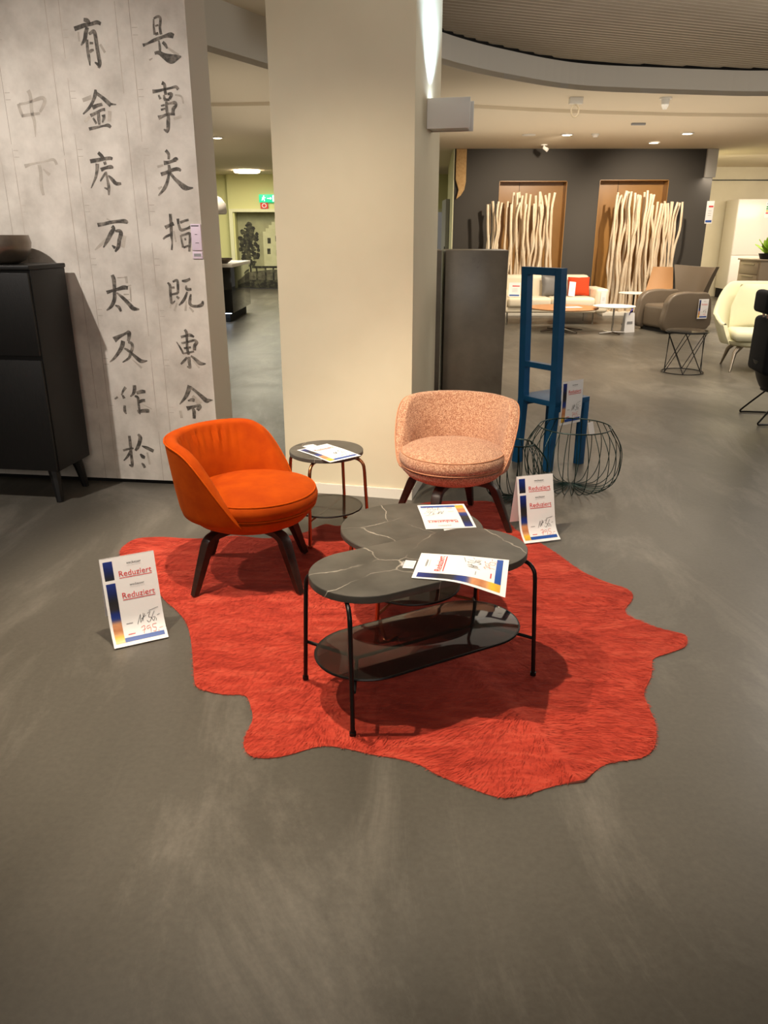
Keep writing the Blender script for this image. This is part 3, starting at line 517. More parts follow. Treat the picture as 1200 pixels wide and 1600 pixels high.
# ---------------------------------------------------------------- tables with stone top and smoked glass shelf
def rod_leg(mb, foot, dirn, top, bend, r=.0075):
    """from foot on the floor up, then bent inwards under the top"""
    fx, fy = foot; dx, dy = dirn
    p = [(fx, fy, 0), (fx + dx * .02, fy + dy * .02, top - bend - .02)]
    for k in range(7):
        a = k / 6 * PI / 2; p.append((fx + dx * (.022 + bend * (1 - math.cos(a))), fy + dy * (.022 + bend * (1 - math.cos(a))), top - bend + bend * math.sin(a)))
    p.append((fx + dx * (.022 + bend + .05), fy + dy * (.022 + bend + .05), top)); mb.tube(p, r, 10)
    mb.lathe([(0, 0), (r * 1.45, 0), (r * 1.45, .012), (0, .012)], 12, c=(fx, fy, 0))
def round_table(name, label, loc, r, h, rf, shelf_z, rs, rot, metal):
    t = thing(name, label, 'table', loc, 0)
    MB().disc((0, 0, h - .022), r, .022, 72, bev=.003).build('tabletop', M['stone'], t)
    for k in range(4):
        a = rot + k * PI / 2; mb = MB(); rod_leg(mb, (rf * math.cos(a), rf * math.sin(a)), (-math.cos(a), -math.sin(a)), h - .031, .05, .0085); mb.build('leg', metal, t)
    mb = MB()
    for k in range(2):
        a = rot + k * PI / 2; q = rf - .012; mb.tube([(q * math.cos(a), q * math.sin(a), shelf_z - .012), (-q * math.cos(a), -q * math.sin(a), shelf_z - .012)], .006, 8)
    mb.build('cross_bar', metal, t)
    MB().disc((0, 0, shelf_z - .004), rs, .008, 64, bev=.002).build('glass_shelf', M['smoke'], t)
    MB().tube([(rs * math.cos(k * PI / 32), rs * math.sin(k * PI / 32), shelf_z) for k in range(64)], .0045, 6, closed=True).build('shelf_edge', M['steel'], t)
    return t
round_table('side_table', 'small round stone topped side table with copper legs, before the column', (-.294, 3.79, .006), .188, .455, .228, .15, .178, math.radians(-110), M['copper'])
round_table('coffee_table', 'low round stone topped coffee table with copper legs, behind the oval one', (.112, 2.884, .0075), .287, .38, .30, .13, .2, math.radians(-118), M['copper'])
t = thing('coffee_table', 'oval stone topped coffee table with black legs and smoked glass shelf', 'table', (.128, 2.378, .0075), .506)
def stadium(L, Wd, n=24):
    r = Wd / 2; s = L / 2 - r
    return [(s + r * math.cos(a), r * math.sin(a)) for a in [(-.5 + k / n) * PI for k in range(n + 1)]] + [(-s + r * math.cos(a), r * math.sin(a)) for a in [(.5 + k / n) * PI for k in range(n + 1)]]
MB().prism(stadium(.80, .364), .434, .46, bev=.003, smooth=True).build('tabletop', M['stone'], t, 30)
MB().prism(stadium(.77, .345), .157, .165, bev=.001, smooth=True).build('glass_shelf', M['smoke'], t, 30)
MB().tube([(x, y, .161) for x, y in stadium(.772, .347)], .0046, 6, closed=True).build('shelf_edge', M['steel'], t)
for sx in (-1, 1):
    for sy in (-1, 1): mb = MB(); rod_leg(mb, (sx * .362, sy * .186), (-sx * .30, -sy * .95), .425, .045); mb.build('leg', M['steel'], t)
mb = MB()
for sx in (-1, 1):
    for sy in (-1, 1): mb.tube([(sx * .352, sy * .180, .150), (sx * .25, 0, .150)], .006, 8)
mb.tube([(-.25, 0, .150), (.25, 0, .150)], .006, 8); mb.build('cross_bar', M['steel'], t)

# ---------------------------------------------------------------- price signs
def text_mesh(s, size):
    cu = bpy.data.curves.new('t', 'FONT'); cu.body = s; cu.size = size; cu.resolution_u = 3
    o = bpy.data.objects.new('t', cu); me = bpy.data.meshes.new_from_object(o)
    vs = [v.co.copy() for v in me.vertices]; fs = [list(p.vertices) for p in me.polygons]
    bpy.data.objects.remove(o); bpy.data.meshes.remove(me); bpy.data.curves.remove(cu)
    x0 = min(v.x for v in vs); x1 = max(v.x for v in vs); return vs, fs, x0, x1
BLK = [[(.50, .70), (.58, .56), (.56, .68), (.66, .56)], [(.63, .55), (.61, .67)], [(.58, .63), (.68, .59)], [(.70, .57), (.76, .55), (.72, .62), (.77, .64), (.72, .70), (.68, .67)], [(.84, .55), (.78, .64), (.80, .69), (.84, .64), (.80, .64)], [(.86, .66), (.85, .70)], [(.88, .62), (.93, .605)], [(.74, .53), (.92, .50)]]
RED = [[(.55, .76), (.62, .74), (.58, .86)], [(.56, .81), (.63, .79)], [(.72, .75), (.66, .76), (.66, .80), (.72, .78), (.71, .86)], [(.84, .74), (.77, .745), (.765, .79), (.82, .80), (.80, .855), (.75, .85)], [(.86, .84), (.85, .88)], [(.88, .82), (.94, .81)]]
STRIP = [(0, (34, 56, 140)), (.16, (22, 34, 92)), (.30, (40, 38, 40)), (.42, (50, 46, 50)), (.50, (30, 50, 130)), (.58, (44, 64, 140)), (.66, (214, 150, 104)), (.78, (196, 128, 86)), (.84, (226, 168, 118)), (.90, (236, 196, 60)), (1, (222, 170, 70))]
SHEETM = None
def sheet(name, parent, fn, W, H, full=True, thick=.0006, price=True, vmax=1.0):
    """fn(u, v, off): u across 0..W, v down 0..H, off above the face"""
    mb = MB(); cols = {}; n = 40
    for off, fl in ((0, 1), (-thick, -1)): mb.grid(lambda a, b: fn(a * W, b * H * vmax, off), 14, n, mi=0)
    def quad(u0, u1, v0, v1, mi, off=.0008, k=10):
        if v0 > vmax: return
        v1 = min(v1, vmax); b = len(mb.v); mb.grid(lambda a, c: fn(lerp(u0, u1, a) * W, lerp(v0, v1, c) * H, off), 4 if k == 40 else 14, k, mi=mi); return b
    def text(s, u0, v, width, mi, off=.0012):
        vs, fs, x0, x1 = text_mesh(s, 1); k = width * W / (x1 - x0); mb.add([fn(u0 * W + (p.x - x0) * k, v * H - p.y * k, off) for p in vs], fs, mi, False)
    b = len(mb.v); quad(.05, .22, .045, .94, 3, .0008, 40); nv = min(.94, vmax)
    for i in range(4):
        for j in range(40):
            v = (lerp(.045, nv, j / 39) - .045) / .895; kk = next(q for q in range(len(STRIP) - 1) if v <= STRIP[q + 1][0] + 1e-6); f0 = (v - STRIP[kk][0]) / (STRIP[kk + 1][0] - STRIP[kk][0])
            c = [lerp(STRIP[kk][1][q], STRIP[kk + 1][1][q], f0) * (1 - .18 * abs(noise.noise((i * .9, v * 14, 2)))) for q in range(3)]; cols[b + i * 40 + j] = s2l(c)
    if full: quad(.22, .95, .87, .94, 1)
    text('weckesser', .47, .115, .27, 4); quad(.47, .74, .135, .138, 5, .0012, 2)
    text('Reduziert', .31, .285, .60, 2); quad(.31, .91, .302, .312, 2, .0012, 2)
    if price and full:
        quad(.30, .42, .655, .665, 5, .0012, 2); quad(.30, .43, .82, .832, 2, .0012, 2)
        for st in BLK: ribbon(mb, [(x * W, y * H, .0016) for x, y in st], lambda u, v: fn(u, v, .0013), 4, 4)
        for st in RED: ribbon(mb, [(x * W, y * H, .0018) for x, y in st], lambda u, v: fn(u, v, .0013), 6, 4)
    o = mb.raw(name, [M['sheet'], M['pblue'], M['pred'], M['photo'], M['pblk'], M['pgrey'], M['hred']], parent, cols); return o
def tent_sign(label, loc, yaw, a0, curl, group='price signs'):
    t = thing('price_sign', label, 'sign', loc, yaw, None)
    H, Wd, OFF = .270, .205, .086; N = 200; path = [(0, 0)]; y = z = 0
    for i in range(N):
        s = i / N * (H + OFF); a = a0 + curl * sstep((s - .22) / .13); y -= math.sin(a) * (H + OFF) / N; z -= math.cos(a) * (H + OFF) / N; path.append((y, z))
    zt = -path[-1][1] + .002; 
    def pp(s, off):
        q = max(0, min(N - .001, s / (H + OFF) * N)); i = int(q); f = q - i; y = lerp(path[i][0], path[i + 1][0], f); z = lerp(path[i][1], path[i + 1][1], f)
        ty, tz = path[i + 1][0] - path[i][0], path[i + 1][1] - path[i][1]; l = math.hypot(ty, tz); ny, nz_ = tz / l, -ty / l
        return y + ny * off, z + nz_ * off + zt
    def front(u, v, off): y, z = pp(v + OFF, off + .004); return Vector((u - Wd / 2, y, max(z, .001)))
    def upper(u, v, off): y, z = pp(v, off + .001); return Vector((u - Wd / 2, y, z))
    sheet('front_sheet', t, front, Wd, H); sheet('upper_sheet', t, upper, Wd, H, False, vmax=.72)
    ab = .16
    def back(u, v, off): return Vector((Wd / 2 - u, .004 + math.sin(ab) * v + math.cos(ab) * off, zt - math.cos(ab) * v * .985 + off * math.sin(ab)))
    sheet('back_sheet', t, back, Wd, min(H, zt / math.cos(ab)))
    mb = MB(); mb.box((-Wd / 2, -.001, zt - .006), (Wd / 2, .006, zt + .001)); mb.build('holder', M['clear'], t); return t
tent_sign('tented white and blue price sign on the bare floor left of the rug', (-1.000, 2.745, .001), math.radians(27), math.radians(15), math.radians(42))
tent_sign('tented white and blue price sign on the floor beside the salmon chair', (.775, 3.775, .0065), math.radians(17), math.radians(14), math.radians(44))
def flat_sign(label, TL, u, v, Wd, H, z, droop, clip):
    t = thing('price_sign', label, 'sign', (TL[0], TL[1], z), 0)
    u = Vector((*u, 0)).normalized(); v = Vector((*v, 0)).normalized()
    def out(a, b): q = Vector((TL[0], TL[1], 0)) + u * a + v * b; return -((q.x - .128) * -.4847 + (q.y - 2.378) * .8747) - .212
    def f(a, b, off): return u * a + v * b + Vector((0, 0, .0012 + off + .004 * math.sin(PI * b / H) ** 2 * .6 - (.40 * .018 * math.log(1 + math.exp(out(a, b) / .018)) if droop else 0)))
    sheet('front_sheet', t, f, Wd, H)
    mb = MB(); ca_ = u * (Wd * .5); 
    Mx = Matrix.Translation(ca_ - v * .012) @ Matrix.Rotation(math.atan2(u.y, u.x), 4, 'Z')
    mb.box((-.032, -.006, .0), (.032, .03, .0011), M=Mx); mb.build('clip', M['sheet'], t)
    if clip: MB().box((-.02, -.020, 0.0006), (.02, .02, .0024), M=Matrix.Translation(ca_ - v * .03) @ Matrix.Rotation(math.atan2(u.y, u.x), 4, 'Z')).build('hook', M['clear'], t)
    return t
flat_sign('price sign lying sideways on the oval table and hanging over its edge', (.087, 2.219), (.2, .98), (.98, -.2), .205, .297, .4692, .030, True)
flat_sign('upside down price sign lying on the low round coffee table', (.371, 2.872), (-.995, -.1), (-.08, .99), .205, .285, .388, .0, False)
flat_sign('price sign lying on the small side table with copper legs', (-.442, 3.77), (.148, .126), (.207, -.252), .190, .290, .4615, .0, True)
def hang_sign(label, a, b, ztop, H, group=None, price=True):
    t = thing('price_sign', label, 'sign', (a[0], a[1], ztop), 0)
    u = Vector((b[0] - a[0], b[1] - a[1], 0)); Wd = u.length; u.normalize(); n = Vector((u.y, -u.x, 0))
    def f(p, q, off): return u * p + Vector((0, 0, -q)) + n * (off + .004 * math.sin(q / H * 3))
    sheet('front_sheet', t, f, Wd, H, price=price); return t

# ---------------------------------------------------------------- highboard with bowl
hb_rot = math.atan2(-D.y, -D.x)                        # local x runs to the right along the wall, local y to the back
t = thing('highboard', 'tall black stained oak highboard on splayed legs against the calligraphy wall', 'cabinet', (-1.885, 4.265, 0), hb_rot)
W_, DP = 1.30, .365
MB().box((-W_, .012, .195), (0, DP, 1.312), bev=.004).build('carcass', M['blackwood'], t)
MB().box((-W_ - .006, -.006, 1.312), (.006, DP + .004, 1.336), bev=.006).build('top_board', M['blackwood'], t)
for x0, x1 in ((-W_ + .006, -W_ / 2 - .002), (-W_ / 2 + .002, -.006)):
    MB().box((x0, -.008, .20), (x1, .012, .835), bev=.002).build('door', M['blackwood'], t)
    MB().box((x0, -.008, .860), (x1, .012, 1.298), bev=.002).build('door', M['blackwood'], t)
for x, sx in ((-W_ + .07, -1), (-.07, 1)):
    for y, sy in ((.06, -1), (DP - .06, 1)):
        mb = MB(); q = [(x, y, .20), (x + sx * .015, y + sy * .012, .14), (x + sx * .032, y + sy * .03, .0)]
        mb.tube(q, [.034, .030, .020], 8); mb.build('leg', M['blackwood'], t)
b = MB().lathe([(0, .0), (.10, .0), (.14, .02), (.172, .065), (.181, .11), (.172, .150), (.166, .150), (.174, .11), (.165, .067), (.135, .026), (0, .012)], 56).build('bowl', M['bronze'])
b.location = (-2.135, 4.475, 1.3365); tag(b, 'brushed dark metal bowl on top of the black highboard', 'bowl')
# small printed tag hanging at the wall edge
t = thing('wall_tag', 'narrow lilac paper tag hung at the right edge of the calligraphy wall', 'tag', tuple(wp(.062, 0, .003))[:2] + (1.36,), hb_rot)
mb = MB().box((0, -.004, .045), (.058, 0, .185), bev=.001).box((0, -.004, 0), (.058, 0, .040), bev=.001)
mb.box((.004, -.0046, .172), (.048, -.004, .177), 1).box((.022, -.0046, .128), (.036, -.004, .131), 1).box((.022, -.0046, .083), (.042, -.004, .086), 1).box((.008, -.0046, .012), (.05, -.004, .028), 2)
mb.build('paper', [M['lilac'], M['pblk'], M['pgrey']], t)

# ---------------------------------------------------------------- uplight on the column
fa = math.atan2(CN.y, CN.x)                            # local x along the column side to the back, -y outwards
p = cp(0, .32); t = thing('wall_uplight', 'grey metal box uplight mounted high on the column side', 'wall lamp', (p.x, p.y, 2.03), fa)
MB().box((0, -.235, .0), (.012, -.001, .150), bev=.003).box((.150, -.235, 0), (.162, -.001, .150), bev=.003).build('side_plate', M['metalgrey'], t)
MB().box((.012, -.215, .006), (.150, -.001, .138), bev=.004).build('housing', M['metalgrey'], t)
MB().box((.03, -.13, .139), (.14, -.012, .1425)).build('lamp_lens', M['led'], t)

# ---------------------------------------------------------------- blue high back chair
t = thing('valet_chair', 'tall petrol blue wooden chair with open frame back', 'chair', (1.118, 4.912, 0), math.radians(36))
MB().box((-.012, -.0, .432), (.325, .335, .468), bev=.002).build('seat', M['blue'], t)
S = .052
for y in (0, .335 - S):
    mb = MB()
    def post(x0, z0, x1, z1, w=S):
        vs = [(x0, y, z0), (x0 + w, y, z0), (x0 + w, y + S, z0), (x0, y + S, z0), (x1, y, z1), (x1 + w, y, z1), (x1 + w, y + S, z1), (x1, y + S, z1)]
        mb.add(vs, [[3, 2, 1, 0], [4, 5, 6, 7], [0, 1, 5, 4], [1, 2, 6, 5], [2, 3, 7, 6], [3, 0, 4, 7]], 0, False)
    post(-.035, 0, -.012, .45, .046); post(-.012, .45, -.050, 1.295); mb.build('back_post', M['blue'], t)
    MB().box((.325 - S, y, 0), (.325, y + S, .432), bev=.002).build('leg', M['blue'], t)
MB().box((-.050, S, 1.25), (.0, .335 - S, 1.295)).build('top_rail', M['blue'], t)
MB().box((-.022, S, .665), (.020, .335 - S, .700)).build('middle_rail', M['blue'], t)
MB().box((.0, .006, .395), (.273, .026, .432)).box((.0, .309, .395), (.273, .329, .432)).build('seat_rail', M['blue'], t)
hang_sign('price sign hanging from the seat of the blue chair', (1.142, 4.898), (1.305, 5.016), .60, .285)

# ---------------------------------------------------------------- wire baskets
def basket(label, loc, rr0, rb, zb, ztop, n, group, wob=0):
    t = thing('wire_basket', label, 'basket', loc, .2); g = random.Random(n)
    for k in range(n):
        a = 2 * PI * k / n + wob * g.uniform(-.12, .12); q = [(.012, .022), (.10, .006), (rb * .68, .012), (rb * .93, zb * .42), (rb, zb), (rb * .95, zb + (ztop - zb) * .5), (rr0, ztop)]
        tw = wob * g.uniform(-.5, .5)
        P_ = catmull([(r, z, 0) for r, z in q], 4, False); L = len(P_)
        MB().tube([(p_.x * math.cos(a + tw * (i / L)), p_.x * math.sin(a + tw * (i / L)), max(p_.y, .003)) for i, p_ in enumerate(P_)], .0026, 5).build('rib', M['wire'], t)
    MB().tube([(rr0 * math.cos(k * PI / 24), rr0 * math.sin(k * PI / 24), ztop) for k in range(48)], .0038, 6, closed=True).build('rim_ring', M['wire'], t)
    return t
bk = basket('dark green round wire basket, fully visible beside the blue chair', (1.165, 4.580, 0), .215, .292, .19, .390, 26, None)
MB().box((.205, .06, .27), (.24, .062, .35), M=Matrix.Rotation(-.25, 4, 'Y')).build('paper_tag', M['sheet'], bk)
basket('dark green wire basket half hidden behind the salmon chair', (.780, 4.335, 0), .09, .180, .15, .35, 26, None, 1)

# ---------------------------------------------------------------- grey cement cabinet behind the column
t = thing('display_cabinet', 'grey cement look cabinet standing behind the cream column', 'cabinet', (.425, 5.60, 0), -.02)
MB().box((0, .004, .02), (.435, .42, 1.385), bev=.003).build('carcass', M['cement'], t)
for x0, x1 in ((.002, .433),): MB().box((x0, -.016, .03), (x1, .003, 1.383), bev=.002).build('door', M['cement'], t)
MB().box((.01, .02, 0), (.425, .40, .02)).build('plinth', M['black'], t)
t = thing('display_cabinet', 'second grey cement look cabinet, mostly hidden by the cream column', 'cabinet', (-.20, 5.60, 0), -.02)
MB().box((.02, .004, .02), (.600, .42, 1.385), bev=.003).build('carcass', M['cement'], t)
MB().box((.022, -.016, .03), (.598, .003, 1.383), bev=.002).build('door', M['cement'], t); MB().box((.03, .02, 0), (.59, .40, .02)).build('plinth', M['black'], t)

# ---------------------------------------------------------------- driftwood poles in two clusters
def pole(loc, h, r, label, group, rg_):
    mb = MB(); n = 9; ph = rg_.uniform(0, 6); pts = []; rs = []
    for i in range(n):
        s = i / (n - 1); am = .030
        pts.append((am * math.sin(ph + s * rg_.uniform(5, 8)) * (s > 0) + rg_.uniform(-.012, .012), am * .6 * math.cos(ph * 2 + s * 6) * (s > 0), s * h)); rs.append(r * lerp(1.15, .8, s) * rg_.uniform(.88, 1.12))
    q = catmull(pts, 3, False); mb.tube(q, [lerp(r * 1.1, r * .85, i / (len(q) - 1)) * rg_.uniform(.93, 1.07) for i in range(len(q))], 8)
    o = mb.build('driftwood_pole', M['drift']); o.location = loc; return tag(o, label, 'pole', group)
rg_ = random.Random(21)
def plinth(x0, x1, y0, y1, label):
    o = MB().box((0, 0, 0), (x1 - x0, y1 - y0, .07), bev=.004).build('pole_plinth', M['plinth']); o.location = (x0, y0, 0); tag(o, label, 'plinth')
plinth(1.80, 3.30, 15.10, 15.52, 'white plinth under the left cluster of driftwood poles'); plinth(4.18, 5.62, 15.10, 15.52, 'white plinth under the right cluster of driftwood poles')
for cl, x0, x1, n in (('left', 1.93, 3.13, 27), ('right', 4.27, 5.50, 29)):
    for i in range(n):
        x = lerp(x0, x1, i / (n - 1)); row = i % 3
        if cl == 'left' and .22 < i / n < .26: continue
        if cl == 'left': tall = x > 2.30 and row != 0
        else: tall = x < 4.95 or (row == 1 and x < 5.1)
        h = rg_.uniform(2.06, 2.15) if tall else rg_.uniform(1.90, 1.98)
        lab = 'bleached driftwood pole standing in the %s cluster before the dark wall' % cl
        if i == 0: lab = 'leftmost bleached driftwood pole of the %s cluster' % cl
        if i == n - 1: lab = 'rightmost bleached driftwood pole of the %s cluster' % cl
        pole((x, (15.19, 15.43, 15.31)[row], .071), h, rg_.uniform(.022, .029), lab, 'driftwood poles of the %s cluster' % cl, rg_)
# timber board and grey plate hung on the dark wall
o = MB().prism([(.0, .0), (.0, -.52), (.06, -.70), (.02, -.86), (.10, -.80), (.165, -.70), (.19, -.56), (.19, 0)], 0, .05).build('chipboard_bracket', M['board'])
o.rotation_euler = (PI / 2, 0, 0); o.location = (1.345, 15.70, 2.955); tag(o, 'raw chipboard bracket hanging at the top left corner of the dark wall', 'bracket')
o = MB().box((6.0, 15.64, 2.47), (6.20, 15.70, 2.955), bev=.004).build('grey_plate', M['metalgrey']); tag(o, 'grey perforated plate at the top right corner of the dark wall', 'plate')

# ---------------------------------------------------------------- sofa group
t = thing('sofa', 'cream leather two seat sofa in front of the driftwood poles', 'sofa', (2.86, 13.9, 0), 0)
MB().box((-.78, -.34, .20), (.78, .42, .30), bev=.03, seg=3).build('base', M['leather'], t)
for x in (-.375, .375): MB().box((x - .372, -.38, .29), (x + .372, .18, .455), bev=.05, seg=4).build('seat_cushion', M['leather'], t)
for x in (-.375, .375): MB().box((x - .37, .16, .40), (x + .37, .42, .80), bev=.06, seg=4).build('back_cushion', M['leather'], t)
for x in (-.86, .86): MB().box((x - .11, -.36, .20), (x + .11, .42, .60), bev=.05, seg=4).build('armrest', M['leather'], t)
for x in (-.74, .74):
    for y in (-.30, .36): MB().tube([(x, y, .21), (x, y, 0)], .014, 8).build('leg', M['chrome'], t)
def cushion(name, label, loc, sx, sz, rot, m, mass=.11):
    mb = MB()
    def f(u, v):
        x, z = (u - .5) * 2, (v - .5) * 2; e = (1 - abs(x) ** 3) * (1 - abs(z) ** 3); return x, z, max(e, 0) ** .5
    for sg in (-1, 1): mb.grid(lambda u, v: Vector((f(u, v)[0] * sx / 2 * (1 - .06 * (1 - abs(f(u, v)[1]))), sg * f(u, v)[2] * mass / 2, f(u, v)[1] * sz / 2 * (1 - .06 * (1 - abs(f(u, v)[0]))) + sz / 2)), 17, 17)
    o = mb.build(name, m); o.location = loc; o.rotation_euler = rot; return tag(o, label, 'cushion')
cushion('scatter_cushion', 'grey satin cushion leaning on the sofa back', (2.98, 13.90, .462), .46, .36, (-.30, 0, .1), M['grey_cush'])
cushion('scatter_cushion', 'rust red cushion beside the sofa armrest', (3.40, 13.92, .462), .38, .32, (-.28, 0, -.05), M['red_cush'])
def card(name, label, cat, loc, rot, Wd, H, blue=True):
    mb = MB(); mb.box((-Wd / 2, -.002, 0), (Wd / 2, .002, H), 0)
    if blue: mb.box((-Wd * .42, -.0032, H * .05), (Wd * .42, -.002, H * .15), 1).box((-Wd * .2, -.0032, H * .72), (Wd * .42, -.002, H * .79), 2)
    for k in range(3): mb.box((-Wd * .2, -.0032, H * (.35 + .1 * k)), (Wd * .25, -.002, H * (.365 + .1 * k)), 3)
    o = mb.build(name, [M['sheet'], M['pblue'], M['pred'], M['pgrey']]); o.location = loc; o.rotation_euler = rot; return tag(o, label, cat)
card('price_sign', 'small price sign standing on the left sofa seat', 'sign', (2.235, 13.66, .462), (-.3, 0, -.2), .2, .24)
card('care_card', 'white card lying against the red cushion on the sofa', 'card', (3.235, 13.74, .466), (-.35, .12, 0), .11, .25, False)
card('care_card', 'white card hanging on the right sofa armrest', 'card', (3.735, 13.533, .33), (0, 0, 0), .09, .22, False)
# low round wooden table
t = thing('lounge_table', 'round low wooden lounge table on a star base before the sofa', 'table', (2.88, 12.72, 0), .4)
MB().disc((0, 0, .352), .555, .024, 64, bev=.008).build('tabletop', M['oak'], t)
MB().lathe([(.022, .12), (.022, .352)], 16).build('column', M['rosewood'], t)
MB().lathe([(.02, .03), (.02, .12)], 16).build('column_sleeve', M['chrome'], t)
for k in range(4):
    a = k * PI / 2; MB().tube([(.0, 0, .045), (.40 * math.cos(a), .40 * math.sin(a), .014)], [.022, .012], 8).build('foot', M['steelb'], t)
o = MB().box((-.15, -.10, 0), (.15, .10, .002)).build('leaflet', M['sheet']); o.location = (3.0, 12.66, .3765); o.rotation_euler = (0, 0, .2); tag(o, 'white leaflet lying on the round wooden lounge table', 'paper')
def pedestal(label, loc, r, h, ctop, ccol, group=None):
    t = thing('pedestal_table', label, 'table', loc, .3)
    MB().disc((0, 0, h - .016), r, .016, 48, bev=.004).build('tabletop', ctop, t); MB().lathe([(.014, .02), (.014, h - .016)], 14).build('column', ccol, t)
    for k in range(4): a = k * PI / 2; MB().tube([(0, 0, .024), (r * .72 * math.cos(a), r * .72 * math.sin(a), .01)], [.014, .009], 8).build('foot', ccol, t)
pedestal('white round pedestal table next to the paper bag', (3.60, 12.38, 0), .32, .425, M['plinth'], M['chrome'])
pedestal('white round pedestal table beside the taupe wing chair', (4.28, 13.62, 0), .26, .535, M['plinth'], M['steel'])
t = thing('paper_bag', 'white paper carrier bag with purple ribbon on the floor by a pedestal table', 'bag', (3.90, 12.55, 0), .35)
mb = MB(); vs = [(-.10, -.045, 0), (.10, -.045, 0), (.10, .045, 0), (-.10, .045, 0), (-.085, -.02, .30), (.085, -.02, .30), (.085, .02, .30), (-.085, .02, .30)]
mb.add(vs, [[3, 2, 1, 0], [0, 1, 5, 4], [1, 2, 6, 5], [2, 3, 7, 6], [3, 0, 4, 7]], 0, False); mb.box((-.05, -.038, .13), (.05, -.034, .17), 1); mb.build('bag_body', [M['sheet'], M['pgrey']], t)
MB().tube([(-.02, -.022, .27), (.0, -.03, .33), (.04, -.02, .36), (.02, .0, .31), (.06, .01, .26)], .012, 6, flat=.4).build('ribbon', M['purple'], t)
# tan shell chairs
def shell_chair(label, loc, rz_, m):
    t = thing('shell_chair', label, 'chair', loc, rz_)
    def f(u, v):
        s = v * 1.0; x = (u - .5)
        if s < .5: q = s / .5; w_ = lerp(.44, .48, q); y = lerp(-.26, .20, q); z = .47 - .03 * math.sin(PI * q) + .03 * (2 * x) ** 2
        else: q = (s - .5) / .5; w_ = lerp(.48, .34, q); y = .20 + .10 * q + .05 * math.sin(q * PI / 2) - .05 * (2 * x) ** 2; z = .47 + .46 * q
        return Vector((x * w_, y, z))
    mb = MB(); mb.grid(f, 11, 22); mb.grid(lambda u, v: f(u, v) + Vector((0, .012, -.014)), 11, 22); mb.build('seat_shell', m, t)
    MB().tube([(0, 0, .44), (0, 0, .04)], .02, 10).build('column', M['steel'], t)
    for k in range(4): a = k * PI / 2 + .5; MB().tube([(0, 0, .05), (.28 * math.cos(a), .28 * math.sin(a), .014)], .013, 8).build('foot', M['steel'], t)
shell_chair('tan leather shell chair in front of the right driftwood poles', (4.78, 13.95, 0), -.5, M['tan'])
shell_chair('tan leather shell chair whose back shows above the taupe wing chair', (5.50, 14.2, 0), .2, M['tan'])
# taupe wing chair
t = thing('wing_chair', 'taupe leather wing armchair with flared back', 'armchair', (4.70, 12.80, 0), math.radians(-72))
MB().box((-.28, -.40, .06), (.28, .30, .42), bev=.06, seg=4).build('seat', M['taupe'], t)
for sx in (-1, 1):
    mb = MB(); o_ = [(-.44, .05), (-.46, .40), (-.42, .52), (-.32, .60), (-.12, .63), (.10, .62), (.30, .60), (.38, .40), (.34, .05)]
    q = [(p_.x, p_.y) for p_ in catmull([(a_, b_, 0) for a_, b_ in o_], 4)]
    mb.prism(q, -.065, .065, bev=.03, smooth=True, M=Matrix.Translation((sx * .345, 0, 0)) @ Matrix(((0, 0, 1, 0), (1, 0, 0, 0), (0, 1, 0, 0), (0, 0, 0, 1)))); mb.build('armrest', M['taupe'], t)
mb = MB()
def wb_(u, v, off):
    x = (u - .5) * 2; h = lerp(.36, .98, v); w_ = lerp(.27, .50, v ** 1.3); return Vector((x * w_, .24 + .20 * v - .16 * x * x * v ** .7 + off * (1 - .5 * v), h + .02 * x * x * v))
mb.grid(lambda a_, b_: wb_(a_, b_, 0), 17, 12); mb.grid(lambda a_, b_: wb_(a_, b_, .12), 17, 12)
mb.grid(lambda a_, b_: lerp(wb_(a_, 1, 0), wb_(a_, 1, .12), b_), 17, 3); mb.grid(lambda a_, b_: lerp(wb_(0, a_, 0), wb_(0, a_, .12), b_), 12, 3); mb.grid(lambda a_, b_: lerp(wb_(1, a_, 0), wb_(1, a_, .12), b_), 12, 3)
mb.build('backrest', M['taupe'], t, 50); MB().box((-.34, -.36, 0), (.34, .28, .06)).build('plinth', M['black'], t)
hang_sign('price sign hanging from the back of the taupe wing chair', (4.93, 12.42), (5.10, 12.46), .52, .30)
# drum table
t = thing('wire_table', 'small round glass table on crossed wire rods', 'table', (3.40, 8.78, 0), 0)
MB().disc((0, 0, .462), .228, .010, 56, bev=.002).build('tabletop', M['smoke'], t)
for r, z in ((.226, .456), (.226, .010)): MB().tube([(r * math.cos(k * PI / 24), r * math.sin(k * PI / 24), z) for k in range(48)], .006, 8, closed=True).build('ring', M['steel'], t)
for k in range(6):
    for sg in (-1, 1):
        a = k * PI / 3 + .2; b_ = a + sg * 1.15; MB().tube([(.224 * math.cos(a), .224 * math.sin(a), .012), (.224 * math.cos(b_), .224 * math.sin(b_), .456)], .0042, 6).build('rod', M['steel'], t)
# cream wool lounge chair, cut by the frame
t = thing('wide_lounge_chair', 'cream wool lounge chair with tall rounded shell on aluminium legs', 'armchair', (4.36, 9.05, 0), math.radians(-14))
def ws(u, v, off):
    a = (u - .5) * 2 * 2.15; e = abs(u - .5) * 2; top = lerp(.94, .60, sstep((e - .30) / .42)) - .10 * sstep((e - .75) / .25)
    z = lerp(.29, top, v); r = lerp(.40, .50, v ** .8) - off; y = math.cos(a) * r * .86 + .10 * v; x = math.sin(a) * r * 1.06; return Vector((x, y, z))
mb = MB(); mb.grid(lambda u, v: ws(u, v, 0), 49, 14); mb.grid(lambda u, v: ws(u, v, .05), 49, 14); mb.grid(lambda u, v: lerp(ws(u, 1, 0), ws(u, 1, .05), v) + Vector((0, 0, .018 * math.sin(PI * v))), 49, 5)
for e in (0, 1): mb.grid(lambda u, v: lerp(ws(e, u, 0), ws(e, u, .05), v), 14, 3)
